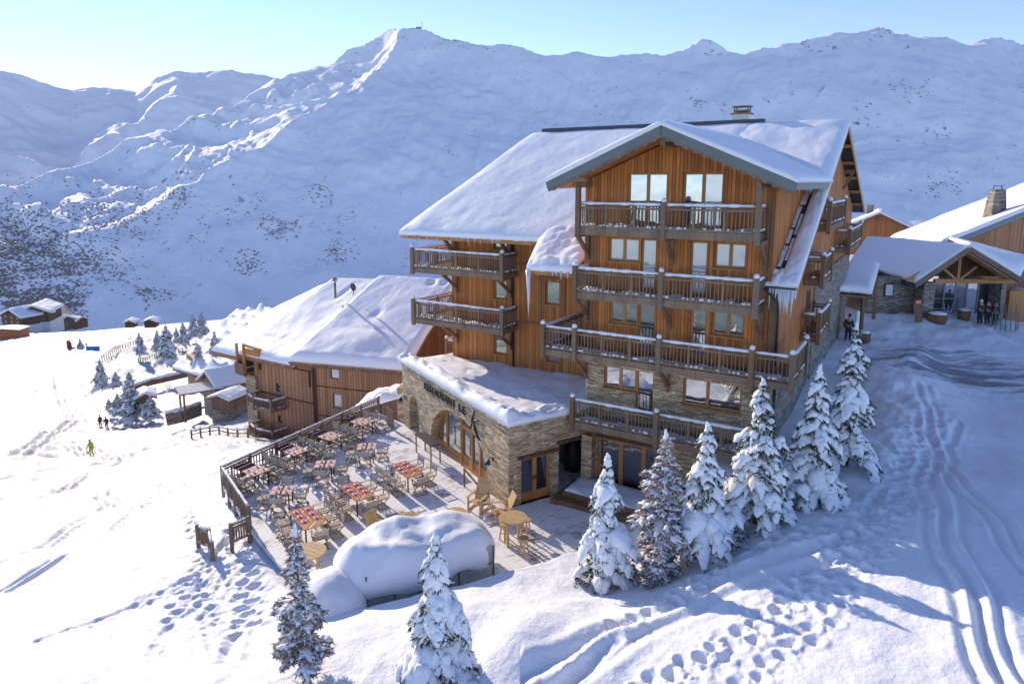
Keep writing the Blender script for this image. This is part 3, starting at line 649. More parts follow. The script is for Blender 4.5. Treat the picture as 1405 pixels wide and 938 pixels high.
# roof decks
def deckpoly(plan, th=.22): m_ = MB(); m_.slab(plan, lambda x, y: dkz(y)-th, lambda x, y: dkz(y)-.004); return m_
m = deckpoly([(-20.5, 2.0), (-8.05, 2.0), (-8.05, RY0), (-18.3, RY0)]); m2 = deckpoly([(-8.04, 7.0), (-.9, 7.0), (.6, 7.0), (.6, RY0), (-8.04, RY0)]); m.v, m.f, m.sm = m.v, m.f, m.sm
for q in (m2, deckpoly([(-11.0, -.1), (-8.27, -.1), (-8.27, 1.99), (-11.0, 1.99)]), deckpoly([(-.49, .0), (.6, .0), (.6, 6.99), (-.49, 6.99)])):
    o_ = len(m.v); m.v += q.v; m.f += [tuple(i+o_ for i in f) for f in q.f]; m.sm += q.sm
m.slab([(-18.3, RY0+.002), (.6, RY0+.002), (.6, 26.), (-13.5, 26.)], lambda x, y: dkz(y)-.22, lambda x, y: dkz(y)-.004)
roof = m.build('roof', 'slate_tiles', chalet)
m = MB()  # barge boards and underside lining of the right gable
for yA, yB in ((-.05, RY0), (RY0, 26.1)): m.beam((.63, yA, dkz(yA)-.16), (.63, yB, dkz(yB)-.16), .05, .34)
for k in range(11): y = 1.0+k*2.3; m.beam((.58, y, dkz(y)-.34), (.0, y, dkz(y)-.34), .14, .18)
m.build('bargeboard', 'orange_timber', roof)
m = MB(); m.beam((-20.55, 1.95, dkz(2)-.16), (-8.3, 1.95, dkz(2)-.16), .05, .24); m.beam((-20.6, 1.95, dkz(2)-.16), (-18.35, RY0, dkz(RY0)-.16), .05, .3); m.build('bargeboard', 'orange_timber', roof)
m = MB(); m.beam((-11.05, -.14, dkz(-.1)-.14), (-8.3, -.14, dkz(-.1)-.14), .05, .24); m.beam((-8.24, -.14, dkz(-.1)-.18), (-8.24, 2.0, dkz(2.0)-.18), .05, .40); m.build('bargeboard', 'orange_timber', roof)
m = MB(); rr0 = random.Random(2)
for k in range(64):  # scalloped eave edge
    x = -20.5+k*.19; m.beam((x, 1.91, dkz(2)-.02), (x+.17, 1.91, dkz(2)-.02), .05, .10+.06*(k % 2))
for k in range(14): x = -11.0+k*.19; m.beam((x, -.18, dkz(-.1)-.02), (x+.17, -.18, dkz(-.1)-.02), .05, .10+.06*(k % 2))
m.build('gutter', 'grey_timber', roof)
# bay roof
m = MB()
for s_ in (-1, 1):
    xe = PKX+s_*4.88
    plan = [(PKX, -1.75), (xe, -1.75), (xe, 7.3), (PKX, 11.1)]
    m.slab(plan if s_ > 0 else plan[::-1], lambda x, y: bz(x)-.30, lambda x, y: bz(x)-.005)
bayroof = m.build('roof', 'orange_timber', chalet)
m = MB()
for s_ in (-1, 1):
    m.beam((PKX, -1.79, bz(PKX)-.18), (PKX+s_*4.93, -1.79, bz(PKX+s_*4.93)-.18), .06, .40)
m.beam((PKX+4.92, -1.8, bz(PKX+4.92)-.15), (PKX+4.92, 7.0, bz(PKX+4.92)-.15), .05, .26); m.beam((PKX-4.92, -1.8, bz(PKX-4.92)-.15), (PKX-4.92, 7.0, bz(PKX-4.92)-.15), .05, .26)
m.build('fascia', 'zinc', bayroof)
m = MB()
for s_ in (-1, 1):
    for k in range(27):
        x0 = PKX+s_*(k*.18); x1 = PKX+s_*(k*.18+.165); m.beam((x0, -1.80, bz(x0)-.40-.02*(k % 2)), (x1, -1.80, bz(x1)-.40-.02*(k % 2)), .05, .09+.05*(k % 2))
m.beam((PKX, -1.6, 15.52), (PKX, 0, 15.52), .22, .3); m.beam((-8.0, -1.6, 13.88), (-8.0, 0, 13.88), .18, .22); m.beam((-.62, -1.6, 13.88), (-.62, 0, 13.88), .18, .22)
m.build('verge_trim', 'grey_timber', bayroof)
# snow on the roofs
S3 = lambda pts, f: [(x, y, f(x, y)) for x, y in pts]
dk = lambda x, y: dkz(y); bk = lambda x, y: bz(x)
pillow(S3([(-20.65, 1.85), (-8.28, 1.85), (-3.6, RY0+.05), (-18.4, RY0+.05)], dk), .40, 70, 50, 1.0, .10, .45, .45, 3, 'roof_snow', roof, scallop=.05)
pillow(S3([(-.75, 6.4), (.68, 6.4), (.68, RY0+.1), (-6.2, RY0+.1)], dk), .42, 40, 40, .8, .12, .5, .4, 5, 'roof_snow', roof)
pillow(S3([(-11.1, -.24), (-8.6, -.24), (-8.27, 3.0), (-11.9, 3.0)], dk), .42, 34, 34, .7, .25, 1.1, .5, 8, 'roof_snow', roof, scallop=.08)
pillow(S3([(.02, -.1), (.7, -.1), (.7, 7.4), (.1, 7.4)], dk), .26, 20, 60, .3, .15, 1.2, .5, 11, 'roof_snow', roof)
pillow(S3([(-.5, -.08), (.12, -.08), (.12, .8), (-.45, .8)], dk), .16, 20, 20, .3, .3, 1.6, .5, 12, 'roof_snow', roof)
for (xa, xb, ya, yb) in ((-.36, -.16, 1.1, 2.4), (-.36, -.18, 2.6, 3.5), (-.12, .0, 1.5, 2.9), (-.38, -.17, 3.7, 5.2), (-.12, .0, 3.2, 4.6), (-.32, -.06, 5.4, 6.6)):
    pillow(S3([(xa, ya), (xb, ya), (xb, yb), (xa, yb)], dk), .06, 8, 14, .06, .3, 3, .5, int(ya*10), 'roof_snow', roof)
pillow([(PKX, -1.88, bz(PKX)), (PKX+5.0, -1.88, bz(PKX+5.0)), (PKX+5.0, 7.3, bz(PKX+5.0)), (PKX, 11.4, bz(PKX))], .24, 40, 50, .5, .10, .6, .5, 21, 'roof_snow', bayroof)
pillow([(PKX-5.0, -1.88, bz(PKX-5.0)), (PKX, -1.88, bz(PKX)), (PKX, 11.4, bz(PKX)), (PKX-5.0, 7.3, bz(PKX-5.0))], .30, 40, 50, .5, .10, .6, .5, 23, 'roof_snow', bayroof)
m = MB(); 
for k in range(12): m.beam((PKX, -1.9+k*.87, bz(PKX)+.2), (PKX, -1.9+(k+1)*.87+.02, bz(PKX)+.2), .2, .1)
m.v = []; m.f = []; m.sm = []; m.tube([(PKX, -1.8+k*.5, bz(PKX)+.10) for k in range(26)], [.02]+[.17]*24+[.02], 8); m.build('roof_snow', 'snow', bayroof)
pillow(S3([(-17.9, RY0+.3), (.6, RY0+.3), (.6, 25.9), (-13.6, 25.9)], dk), .3, 40, 30, .8, .1, .5, .5, 25, 'roof_snow', roof)
m = MB(); m.beam((-17.6, RY0+.12, dkz(RY0)+.30), (-3.6, RY0+.12, dkz(RY0)+.30), .4, .26); m.build('ridge_tiles', 'slate_tiles', roof)
icicles(roof, [(-.3, -.16, dkz(-.1)-.05), (.66, -.16, dkz(-.1)-.05)], .25, 1.15, 34, 3, .03)
icicles(roof, [(-11.05, -.26, dkz(-.2)), (-10.9, -.26, dkz(-.2))], 2.0, 2.6, 4, 5, .05)
icicles(roof, [(-9.9, -.26, dkz(-.2)), (-9.3, -.26, dkz(-.2)), (-8.6, -.26, dkz(-.2))], .2, .9, 4, 7, .035)
icicles(roof, [(-20.4, 1.8, dkz(1.9)-.05), (-11.4, 1.8, dkz(1.9)-.05)], .08, .45, 2, 9, .02)
icicles(bayroof, [(.66, -1.8, 13.8), (.68, 6.8, 13.8)], .06, .3, 2.5, 19, .02)
# chimney
m = MB(); m.box(-5.45, -4.55, 13.2, 13.9, 15.4, 17.75); ch = m.build('chimney', 'white_render', roof)
m = MB(); m.box(-5.55, -4.45, 13.1, 14.0, 17.75, 17.83); m.box(-5.4, -4.6, 13.25, 13.85, 17.9, 18.0); m.box(-5.5, -4.5, 13.15, 13.95, 18.16, 18.22)
for x in (-5.4, -4.65): m.box(x, x+.06, 13.25, 13.31, 17.83, 18.16); m.box(x, x+.06, 13.8, 13.86, 17.83, 18.16)
o = m.build('chimney_cap', 'grey_timber', roof)
# windows and doors
P2 = ((0, .5), (.5, 1))
for (h, kw) in ((stone_holes[0], dict(panes=P2)), (stone_holes[2], dict(panes=((0, .42), (.42, 1)))), (wood_holes[0], dict(panes=P2)), (wood_holes[3], dict(panes=P2)),
                (wood_holes[4], dict(panes=P2, glass='curtained_glass')), (wood_holes[7], dict(panes=P2, glass='curtained_glass')),
                (wood_holes[8], dict(panes=P2, glass='window_glass')), (wood_holes[9], dict(panes=P2, glass=('window_glass', 'curtained_glass')))):
    window(chalet, *h, 0.0 if h[2] < 6 else .02, rec=.12, fw=.09, **kw)
for h in (stone_holes[1], wood_holes[1], wood_holes[2]): window(chalet, *h, .0, rec=.12, fw=.08, name='balcony_door', sill=False)
for h in (wood_holes[5], wood_holes[6]): window(chalet, *h, .02, rec=.12, fw=.08, name='balcony_door', sill=False, glass='curtained_glass')
window(chalet, *stone_holes[3], 0, rec=.12, fw=.14, panes=((0, .34), (.34, .67), (.67, 1)), name='glass_door', glass='dark_glass', sill=False)
m = MB(); m.box(-7.48, -4.1, -.05, -.003, 2.5, 2.68); m.build('lintel', 'dark_boards', chalet)
for h in lh: window(chalet, *h, 3.6, rec=.12, fw=.07)
for (y0, z0) in ((8.0, 12.3), (7.0, 7.2), (6.6, 10.0), (11.5, 7.4), (11.2, 12.4)):  # dark openings of the gable side
    m = MB(); m.box(.0, .035, y0, y0+1.1, z0, z0+1.7); f = m.build('window', 'brown_timber', chalet); m = MB(); m.box(.03, .045, y0+.1, y0+1.0, z0+.1, z0+1.6); m.build('pane', 'dark_glass', f)

def cap_post(mb, snow, x, y, z0, z1, w=.19):
    mb.box(x-w/2, x+w/2, y-w/2, y+w/2, z0, z1)
    if snow is not None: snow.blob((x, y, z1+.05), (w*.62, w*.62, .12), 8, 5)
def balcony(parent, floor, path, zb, posts, mids, th=.30, brackets=(), bwall=0, h=1.05, sn=True, seed=0, tall=(), mat='grey_timber', fasc=True, snowdeck=True, name='balcony'):
    m_ = MB(); m_.slab(floor, zb, zb+th); b = m_.build(name, 'brown_timber', parent)
    zt = zb+th
    r_ = MB(); s_ = MB() if sn else None
    for i, ((p, q), md) in enumerate(zip(zip(path[:-1], path[1:]), mids)): railing(p, q, zt-.05, h, .15, (.05, .03), md, r_, None, s_, seed=seed+i)
    for (p, q) in zip(path[:-1], path[1:]): r_.beam((p[0], p[1], zb+th*.5-.01), (q[0], q[1], zb+th*.5-.01), .12, th+.02)
    r_.build('railing', mat, b)
    for i, (x, y) in enumerate(posts):
        pm = MB(); tt = tall[i] if i < len(tall) and tall[i] else zt+h+.08
        cap_post(pm, s_ if not (i < len(tall) and tall[i]) else None, x, y, zb-.12, tt); pm.build('post', 'grey_timber' if i % 3 else 'brown_timber', b)
    for (x, yw, yo, zz) in brackets:
        bm_ = MB(); bm_.beam((x, yo, zb-.08), (x, yw, zb-.08), .14, .16); bm_.beam((x, yo+.1*(1 if yw > yo else -1), zb-.1), (x, yw-.04, zb-zz), .13, .16); bm_.beam((x, yw-.08, zb-.05), (x, yw-.08, zb-zz-.25), .13, .13)
        bm_.build('bracket', 'brown_timber', b)
    if s_: s_.build('snow', 'snow_fluffy', b)
    if snowdeck:
        xs = [p[0] for p in floor]; ys = [p[1] for p in floor]
        pillow([(min(xs)+.1, min(ys)+.12, zt), (max(xs)-.1, min(ys)+.12, zt), (max(xs)-.1, min(ys)+.75, zt), (min(xs)+.1, min(ys)+.75, zt)], .09, 40, 8, .25, .6, 1.5, .2, seed, 'snow', b, 'snow_fluffy')
    return b
BR = [(-8.05, 0, -1.2, .95), (-4.2, 0, -1.2, .95), (-.55, 0, -1.2, .95)]
F = lambda x0, x1, y0, y1: [(x0, y0), (x1, y0), (x1, y1), (x0, y1)]
balcony(chalet, F(-7.95, -.6, -1.35, -.003), [(-7.9, 0), (-7.9, -1.3), (-4.2, -1.3), (-.66, -1.3), (-.66, 0)], 11.80, [(-7.93, -1.34), (-4.2, -1.36), (-.62, -1.34)], [0, 2, 2, 0], .28, [(x, a, b, c) for x, a, b, c in BR], seed=1, tall=(13.85, 0, 13.85))
balcony(chalet, F(-8.05, -.5, -1.35, -.003), [(-8.0, 0), (-8.0, -1.3), (-4.2, -1.3), (-.56, -1.3), (-.56, 0)], 9.06, [(-8.02, -1.36), (-4.2, -1.36), (-.55, -1.36)], [0, 2, 2, 0], .28, BR, seed=2)
b3 = balcony(chalet, [(-9.6, -1.35), (.9, -1.35), (.9, 1.7), (.02, 1.7), (.02, -.003), (-8.3, -.003), (-8.3, 3.4), (-9.6, 3.4)],
        [(-9.55, 3.3), (-9.55, -1.3), (-8.0, -1.3), (-4.2, -1.3), (-.55, -1.3), (.86, -1.3), (.86, 1.7)], 6.36, [(-9.57, -1.36), (-8.0, -1.36), (-4.2, -1.36), (-.55, -1.36), (.88, -1.34), (.88, 1.7)], [2, 0, 2, 2, 0, 1], .28, BR, seed=3)
balcony(chalet, F(-8.1, -.1, -1.35, -.003), [(-8.05, -1.3), (-4.2, -1.3), (-.2, -1.3)], 3.25, [(-8.05, -1.36), (-4.2, -1.36), (-.2, -1.36)], [2, 2], .28, [], seed=4)
for zb, sd0 in ((9.0, 5), (6.10, 6)):
    balcony(chalet, [(-19.85, 2.0), (-13.85, 2.0), (-13.85, 3.598), (-18.32, 3.598), (-18.32, 6.4), (-19.85, 6.4)], [(-18.3, 6.35), (-19.8, 6.35), (-19.8, 2.05), (-13.9, 2.05), (-13.9, 3.55)], zb,
            [(-19.83, 6.35), (-19.83, 2.0), (-13.87, 2.0)], [0, 1, 3, 0], .26, [(-17.9, 3.6, 2.2, .95), (-14.3, 3.6, 2.2, .95)], seed=sd0)
balcony(chalet, [(-20.2, 5.4), (-18.32, 5.4), (-18.32, 8), (-20.2, 8)], [(-18.35, 5.45), (-20.15, 5.45), (-20.15, 8.0)], 3.1, [(-20.15, 5.45)], [0, 1], .26, [], seed=16)
for (y0, y1, zb, sd0) in ((6.6, 12.6, 11.75, 8), (5.8, 8.5, 9.35, 9), (5.8, 9.2, 6.75, 10), (16.0, 23.0, 9.95, 11)):
    balcony(chalet, [(.02, y0), (.8, y0), (.8, y1), (.02, y1)], [(.05, y0+.05), (.75, y0+.05), (.75, y1-.05), (.05, y1-.05)], zb, [(.77, y0+.03), (.77, y1-.03)], [0, 1, 0], .26, [], seed=sd0, mat='grey_timber' if y0 > 12 else 'brown_timber', snowdeck=False)
for x, yo, yw, z1 in ((-18.0, 2.1, 3.6, 10.95), (-14.3, 2.1, 3.6, 10.95)):
    m = MB(); m.beam((x, yo, z1), (x, yw, z1), .2, .22); m.beam((x, yo+.5, z1-.1), (x, yw-.05, z1-1.1), .15, .18); m.beam((x, yw-.09, z1), (x, yw-.09, z1-1.5), .16, .16); m.build('eave_bracket', 'brown_timber', chalet)
m = MB(); m.beam((-20.3, 2.2, 11.08), (-11.2, 2.2, 11.08), .16, .2); m.build('eave_beam', 'brown_timber', chalet)
for y, z in ((2.5, 0), (7.0, 13.2), (12.4, 16.1), (18, 14.2)):  # braced purlins under the right gable
    m = MB(); m.beam((0, y, dkz(y)-.5), (.56, y, dkz(y)-.5), .2, .22)
    if z: m.beam((.05, y, dkz(y)-1.5), (.5, y, dkz(y)-.55), .14, .14)
    m.build('purlin', 'brown_timber', chalet)

for pts, r_ in (([(-14.1, 1.9, 11.1), (-14.1, 3.45, 10.75), (-14.1, 3.48, 3.6)], .05), ([(.1, -.1, 6.2), (.1, -.06, 3.7)], .06), ([(-.45, -.5, 10.0), (.05, -.12, 9.4), (.06, -.1, 9.2), (.06, -.1, 6.9)], .045)):
    m = MB(); m.tube(pts, r_, 8); m.build('downpipe', 'dark_metal', chalet)

# ================================================================== RESTAURANT (local: x right along the terrace front, y into the building)
rest = empty('restaurant_annex', K0, math.atan2(RX[1], RX[0]), 'low stone restaurant with an arched window and lettering above the snowy terrace', 'restaurant')
def arch(x0, x1, zs, zp, n=18): # from left springing to right springing
    return [((x0+x1)/2-(x1-x0)/2*math.cos(math.pi*k/n), zs+(zp-zs)*math.sin(math.pi*k/n)) for k in range(n+1)]
AX0, AX1 = -8.2, -1.85; ar = arch(AX0, AX1, .55, 2.78)
m = MB(); ZT = 3.75
def band(mb, pts, ztop, zbot, y0, y1): # wall above / under an arch
    for (xa, za), (xb, zb_) in zip(pts[:-1], pts[1:]):
        mb.add([(xa, y0, za), (xb, y0, zb_), (xb, y0, ztop), (xa, y0, ztop)], [(0, 1, 2, 3)]); mb.add([(xa, y1, za), (xb, y1, zb_), (xb, y1, ztop), (xa, y1, ztop)], [(3, 2, 1, 0)])
        mb.add([(xa, y0, za), (xb, y0, zb_), (xb, y1, zb_), (xa, y1, za)], [(0, 1, 2, 3)])
TH_ = .55
m.box(AX1, 0, 0, TH_, -.3, .55); m.box(AX1, 0, 0, TH_, .55, ZT); 
band(m, ar, ZT, 0, 0, TH_)
m.v = []; m.f = []; m.sm = []
m.box(AX1, 0, 0, TH_, -.4, ZT); band(m, ar, ZT, 0, 0, TH_)
n0, n1 = -11.15, -9.75; nar = arch(n0, n1, 1.55, 2.15, 10)
m.box(n1, AX0, 0, TH_, -.9, ZT); m.box(-12.1, n0, 0, TH_, -.9, ZT); band(m, nar, ZT, 0, 0, TH_); m.box(n0, n1, .40, TH_-.01, -.9, 2.3)
m.box(-12.1, -11.75, TH_, 5.0, -.9, ZT)
wF = wall_holes(.55, 2.62, -.3, ZT+.02, [(.62, 2.22, .0, 2.08)], 0, .35)  # turned: right-hand wall
o_ = len(m.v); m.v += [(-y, x, z) for x, y, z in wF.v]; m.f += [tuple(i+o_ for i in f) for f in wF.f]; m.sm += wF.sm
m.box(-.35, 0, 2.62, 4.6, 2.56, ZT+.02)
m.build('wall', 'slate_stone', rest, recalc=True)
m = MB(); m.box(-5, -.3, 2.45, 2.6, -.3, 2.6); m.box(-5.0, -4.9, 2.6, 5.5, -.3, 3.0); m.build('wall', 'plaster', rest)
m = MB(); m.box(-.02, .06, .45, 2.62, 2.10, 2.26); m.box(-.02, .06, 2.5, 4.4, 2.40, 2.56); m.build('lintel', 'dark_boards', rest)
m = MB(); m.slab([(-12.0, .1), (-.1, .1), (-.1, 4.5), (-2, 8), (-12.0, 9.3)], 3.4, ZT-.03); m.build('roof', 'slate_tiles', rest)
def inR(x, y, z): P = WM(x, y, z)-K0; return (float(P@RX), float(P@RY), z)
cA, cB = inR(-7.9, -.05, ZT), inR(-18.0, 3.75, ZT)
pillow([(-12.2, 0, ZT), (-.5, 0, ZT), inR(-7.5, 4.8, ZT), inR(-18.0, 4.8, ZT)], .27, 60, 40, .5, .25, .6, .6, 39, 'roof_snow', rest)
sn1 = pillow([(-12.3, -.12, ZT), (.14, -.12, ZT), (.14, 3.7, ZT), cB], .30, 60, 40, .5, .25, .6, .55, 31, 'roof_snow', rest, scallop=.05)
pillow([(.1, 3.4, ZT-.02), cA, inR(-8.2, 3.7, ZT), inR(-15, 3.7, ZT)], .2, 24, 24, .5, .2, .6, .6, 33, 'roof_snow', rest)
pillow([(-12.35, -.16, ZT+.1), (.2, -.16, ZT+.1), (.1, .65, ZT+.1), (-12.3, .75, ZT+.1)], .40, 70, 22, .42, .35, 1.2, .35, 35, 'roof_snow', rest, scallop=.12)
pillow([(-.7, -.1, ZT+.05), (.2, -.1, ZT+.05), (.2, 3.5, ZT+.05), (-.7, 3.5, ZT+.05)], .32, 20, 40, .4, .35, 1.4, .4, 36, 'roof_snow', rest, scallop=.1)
# arched glazed screen
m = MB(); aw = arch(AX0+.02, AX1-.02, .55, 2.76, 24); yw = .33
def archz(x): c = (AX0+AX1)/2; h_ = (AX1-AX0)/2-.02; return .55+2.21*math.sqrt(max(0, 1-((x-c)/h_)**2))
for (xa, za), (xb, zb_) in zip(aw[:-1], aw[1:]): m.beam((xa, yw+.05, za-.07), (xb, yw+.05, zb_-.07), .12, .14)
for x in (-5.15, -4.05, -3.25, -2.4, -6.9): m.beam((x, yw+.045, .02), (x, yw+.045, min(archz(x)-.05, 9)), .13 if x != -5.15 else .2, .12, up=(1, 0, 0))
m.beam((-5.15, yw+.05, 2.08), (-3.2, yw+.05, 2.08), .11, .16); m.beam((AX0, yw+.05, .10), (AX1, yw+.05, .10), .125, .22); m.box(-5.1, -2.3, yw+.02, yw+.10, .2, .62); m.box(AX0+.05, -5.2, yw+.02, yw+.10, .2, .45)
fr = m.build('arched_window', 'orange_timber', rest)
for i, (xa, xb) in enumerate(((AX0+.05, -6.9), (-6.9, -5.2), (-5.1, -4.05), (-4.05, -3.25), (-3.25, -2.4), (-2.4, AX1-.05))):
    m = MB(); n = 8; top = [(xa+(xb-xa)*k/n, max(.6, archz(xa+(xb-xa)*k/n)-.05)) for k in range(n+1)]
    m.prism([(xa, .15), (xb, .15)]+top[::-1], yw+.055, yw+.07); m.build('pane', 'window_glass', fr)
# double door on the right-hand wall
m = MB(); X = -.18
for (ya, yb) in ((.64, 1.42), (1.42, 2.20)):
    m.box(X-.06, X, ya, ya+.12, .0, 2.06); m.box(X-.06, X, yb-.12, yb, .0, 2.06); m.box(X-.055, X-.003, ya, yb, 1.94, 2.06); m.box(X-.055, X-.003, ya, yb, 0, .42)
dr = m.build('double_door', 'orange_timber', rest)
for (ya, yb) in ((.76, 1.30), (1.54, 2.08)): m = MB(); m.box(X-.04, X-.02, ya, yb, .42, 1.94); m.build('pane', 'dark_glass', dr)
m = MB(); m.box(X, X+.06, 1.47, 1.49, .95, 1.15); m.box(X, X+.06, 1.35, 1.37, .95, 1.15); m.build('handle', 'dark_metal', dr)
# lettering
def text_obj(s, size, parent, loc, rot, mat, name, depth=.04, sx=1.):
    c = bpy.data.curves.new(name, 'FONT'); c.body = s; c.size = size; c.extrude = depth/2; c.align_x = 'LEFT'; c.space_character = 1.05
    tmp = bpy.data.objects.new(name, c); COL.objects.link(tmp); dg = bpy.context.evaluated_depsgraph_get(); dg.update()
    me = bpy.data.meshes.new_from_object(tmp.evaluated_get(dg)); bpy.data.objects.remove(tmp); me.materials.clear(); me.materials.append(MATS[mat]); me.name = name
    o = bpy.data.objects.new(name, me); COL.objects.link(o); o.parent = parent; o.location = loc; o.rotation_euler = rot; w_ = max(v.co.x for v in me.vertices)-min(v.co.x for v in me.vertices); o.scale = (sx/w_, 1, 1); return o
text_obj('RESTAURANT', .54, rest, (-8.9, -.05, 3.03), (R(90), 0, 0), 'black', 'lettering', .05, 3.75)
text_obj('LE', .54, rest, (-4.75, -.05, 3.03), (R(90), 0, 0), 'black', 'lettering', .05, .72)
m = MB()
KX = -3.35
m.tube([(KX+.30, -.06, 3.50), (KX+.10, -.06, 3.05), (KX-.02, -.06, 2.62)], [.03, .06, .035], 6); m.tube([(KX-.12, -.06, 2.55), (KX+.06, -.06, 2.85), (KX+.42, -.06, 3.08), (KX+.78, -.06, 3.20)], [.03, .05, .05, .02], 6)
m.tube([(KX+.16, -.06, 2.92), (KX+.36, -.06, 2.60), (KX+.66, -.06, 2.28), (KX+.86, -.06, 2.26)], [.04, .06, .05, .02], 6); m.build('lettering', 'black', rest)
def wall_lamp(x, z):
    m_ = MB(); m_.box(x-.05, x+.05, -.05, -.003, z-.05, z+.09); m_.tube([(x, -.04, z+.05), (x, -.2, z+.12), (x, -.26, z+.02)], .02, 6)
    m_.tube([(x, -.26, z+.05), (x, -.27, z-.05), (x, -.29, z-.16)], [.05, .09, .15], 12); m_.build('wall_lamp', 'black', rest)
wall_lamp(-1.35, 1.75); wall_lamp(-11.75, 1.75)
m = MB(); m.box(.003, .06, .25, .37, 1.3, 1.5); m.build('switch_box', 'white_render', rest)

# ================================================================== helpers for houses further off
def xf(mb, o, ang):
    c, s_ = math.cos(ang), math.sin(ang); mb.v = [(o[0]+c*x-s_*y, o[1]+s_*x+c*y, o[2]+z) for x, y, z in mb.v]; return mb
def rel(P, o): return tuple(float(P[i]-o[i]) for i in range(3))
def quadslab(mb, q, th, lo=0.):  # slab under 4 points
    mb.hexa([(x, y, z-lo-th) for x, y, z in q]+[(x, y, z-lo) for x, y, z in q])
def gable_house(name, label, cat, loc, rz, w, l, h, pitch=.45, over=.5, wall='old_boards', base=None, snow=.4, windows=(), group=None, res=1., verge='brown_timber', door=None, chimney=None):
    """gable end faces -y; ridge runs along y"""
    r = empty(name, loc, rz, label, cat, group)
    m_ = MB(); hp = h+pitch*w/2
    m_.prism([(-w/2, -.5), (w/2, -.5), (w/2, h), (0, hp), (-w/2, h)], 0, l); m_.build('wall', wall, r)
    if base: m_ = MB(); m_.box(-w/2-.05, w/2+.05, -.05, l+.05, -3, base); m_.build('foundation', 'grey_stone', r)
    ro = MB()
    for s_ in (-1, 1):
        q = [(0, -over, hp+.12), (s_*(w/2+over), -over, h-pitch*over+.12), (s_*(w/2+over), l+over, h-pitch*over+.12), (0, l+over, hp+.12)]
        ro.hexa([(x, y, z-.18) for x, y, z in q]+q)
    rf_ = ro.build('roof', 'slate_tiles', r)
    v_ = MB()
    for s_ in (-1, 1):
        for y in (-over-.03, l+over+.03): v_.beam((0, y, hp+.02), (s_*(w/2+over), y, h-pitch*over+.02), .05, .24)
    v_.build('bargeboard', verge, rf_)
    for s_ in (-1, 1):
        q = [(0, -over-.05, hp+.13), (s_*(w/2+over+.05), -over-.05, h-pitch*over+.11), (s_*(w/2+over+.05), l+over+.05, h-pitch*over+.11), (0, l+over+.05, hp+.13)]
        if s_ < 0: q = [q[1], q[0], q[3], q[2]]
        pillow(q, snow, int(20*res), int(24*res), .5, .15, .5, .7, int(w*7+s_), 'roof_snow', rf_)
    for (x, z, ww, wh) in windows:
        f = MB(); f.box(x-ww/2, x+ww/2, -.05, -.003, z, z+wh); fo = f.build('window', 'orange_timber' if wall != 'orange_paint' else 'white_render', r)
        g_ = MB(); g_.box(x-ww/2+.07, x+ww/2-.07, -.065, -.052, z+.07, z+wh-.07); g_.build('pane', 'dark_glass', fo)
    if chimney: m_ = MB(); m_.box(chimney[0]-.4, chimney[0]+.4, chimney[1]-.4, chimney[1]+.4, h, hp+chimney[2]); m_.box(chimney[0]-.5, chimney[0]+.5, chimney[1]-.5, chimney[1]+.5, hp+chimney[2], hp+chimney[2]+.12); m_.build('chimney', 'grey_stone', rf_)
    return r

# ------------------------------------------------------------------ curved timber residence left of the terrace
P0 = np.array([-18.0, 60.0, -10.5]); angL = math.atan2(-.526, .85); angR = math.atan2(-.325, .945)
res_ = empty('timber_residence', P0, 0, 'curved brown timber apartment house with stepped snow laden roofs below the terrace', 'apartment house')
def zz(z): return z+10.5
hl = [(-5.3, -4.65, zz(-5.7), zz(-4.9)), (-.75, -.4, zz(-4.6), zz(-3.1)), (-.75, -.4, zz(-2.6), zz(-1.95)), (-5.3, -4.7, zz(-8.8), zz(-8.1)), (-7.7, -7.2, zz(-3.9), zz(-2.7))]
w1 = wall_holes(-8.4, 0, -2.5, zz(-1.75), hl, 0, .3); xf(w1, (0, 0, 0), angL).build('wall', 'old_boards', res_)
hr = [(1.75, 2.65, zz(-3.5), zz(-2.2)), (1.9, 2.8, zz(-6.2), zz(-4.9)), (5.8, 6.9, zz(-6.6), zz(-5.2))]
w2 = wall_holes(.05, 13.0, -2.5, zz(-1.45), hr, 0, .3); xf(w2, (0, 0, 0), angR).build('wall', 'old_boards', res_)
m = MB(); m.box(12.7, 13, .3, 12, -2, zz(-1.4)); m.box(.2, 12.7, 11.7, 12, -2, zz(0)); xf(m, (0, 0, 0), angR); m2 = MB(); m2.box(-8.4, -8.1, .3, 9, -2.5, zz(-1.7)); xf(m2, (0, 0, 0), angL)
o_ = len(m.v); m.v += m2.v; m.f += [tuple(i+o_ for i in f) for f in m2.f]; m.sm += m2.sm; m.build('wall', 'old_boards', res_)
m = MB()
for z in (-3.15, -6.15): m.box(-8.3, -.05, -.06, -.003, zz(z), zz(z)+.12)
m.box(-.2, -.02, -.08, -.003, -2.5, zz(-1.8)); xf(m, (0, 0, 0), angL); m.build('trim', 'dark_boards', res_)
m = MB()
for z in (-1.75, -4.35, -7.1): m.box(.25, 12.9, -.06, -.003, zz(z), zz(z)+.1)
m.box(.07, .22, -.08, -.003, -2.5, zz(-1.6)); xf(m, (0, 0, 0), angR); m.build('trim', 'dark_boards', res_)
def win_at(h_, ang, parent, glass):
    x0, x1, z0, z1 = h_; f_ = MB(); f_.box(x0, x1, .12, .18, z0, z0+.07); f_.box(x0, x1, .12, .18, z1-.07, z1); f_.box(x0, x0+.07, .12, .18, z0+.07, z1-.07); f_.box(x1-.07, x1, .12, .18, z0+.07, z1-.07)
    f = xf(f_, (0, 0, 0), ang).build('window', 'dark_boards', parent); g_ = MB(); g_.box(x0+.04, x1-.04, .15, .17, z0+.04, z1-.04); xf(g_, (0, 0, 0), ang).build('pane', glass, f)
for h_ in hl: win_at(h_, angL, res_, 'dark_glass')
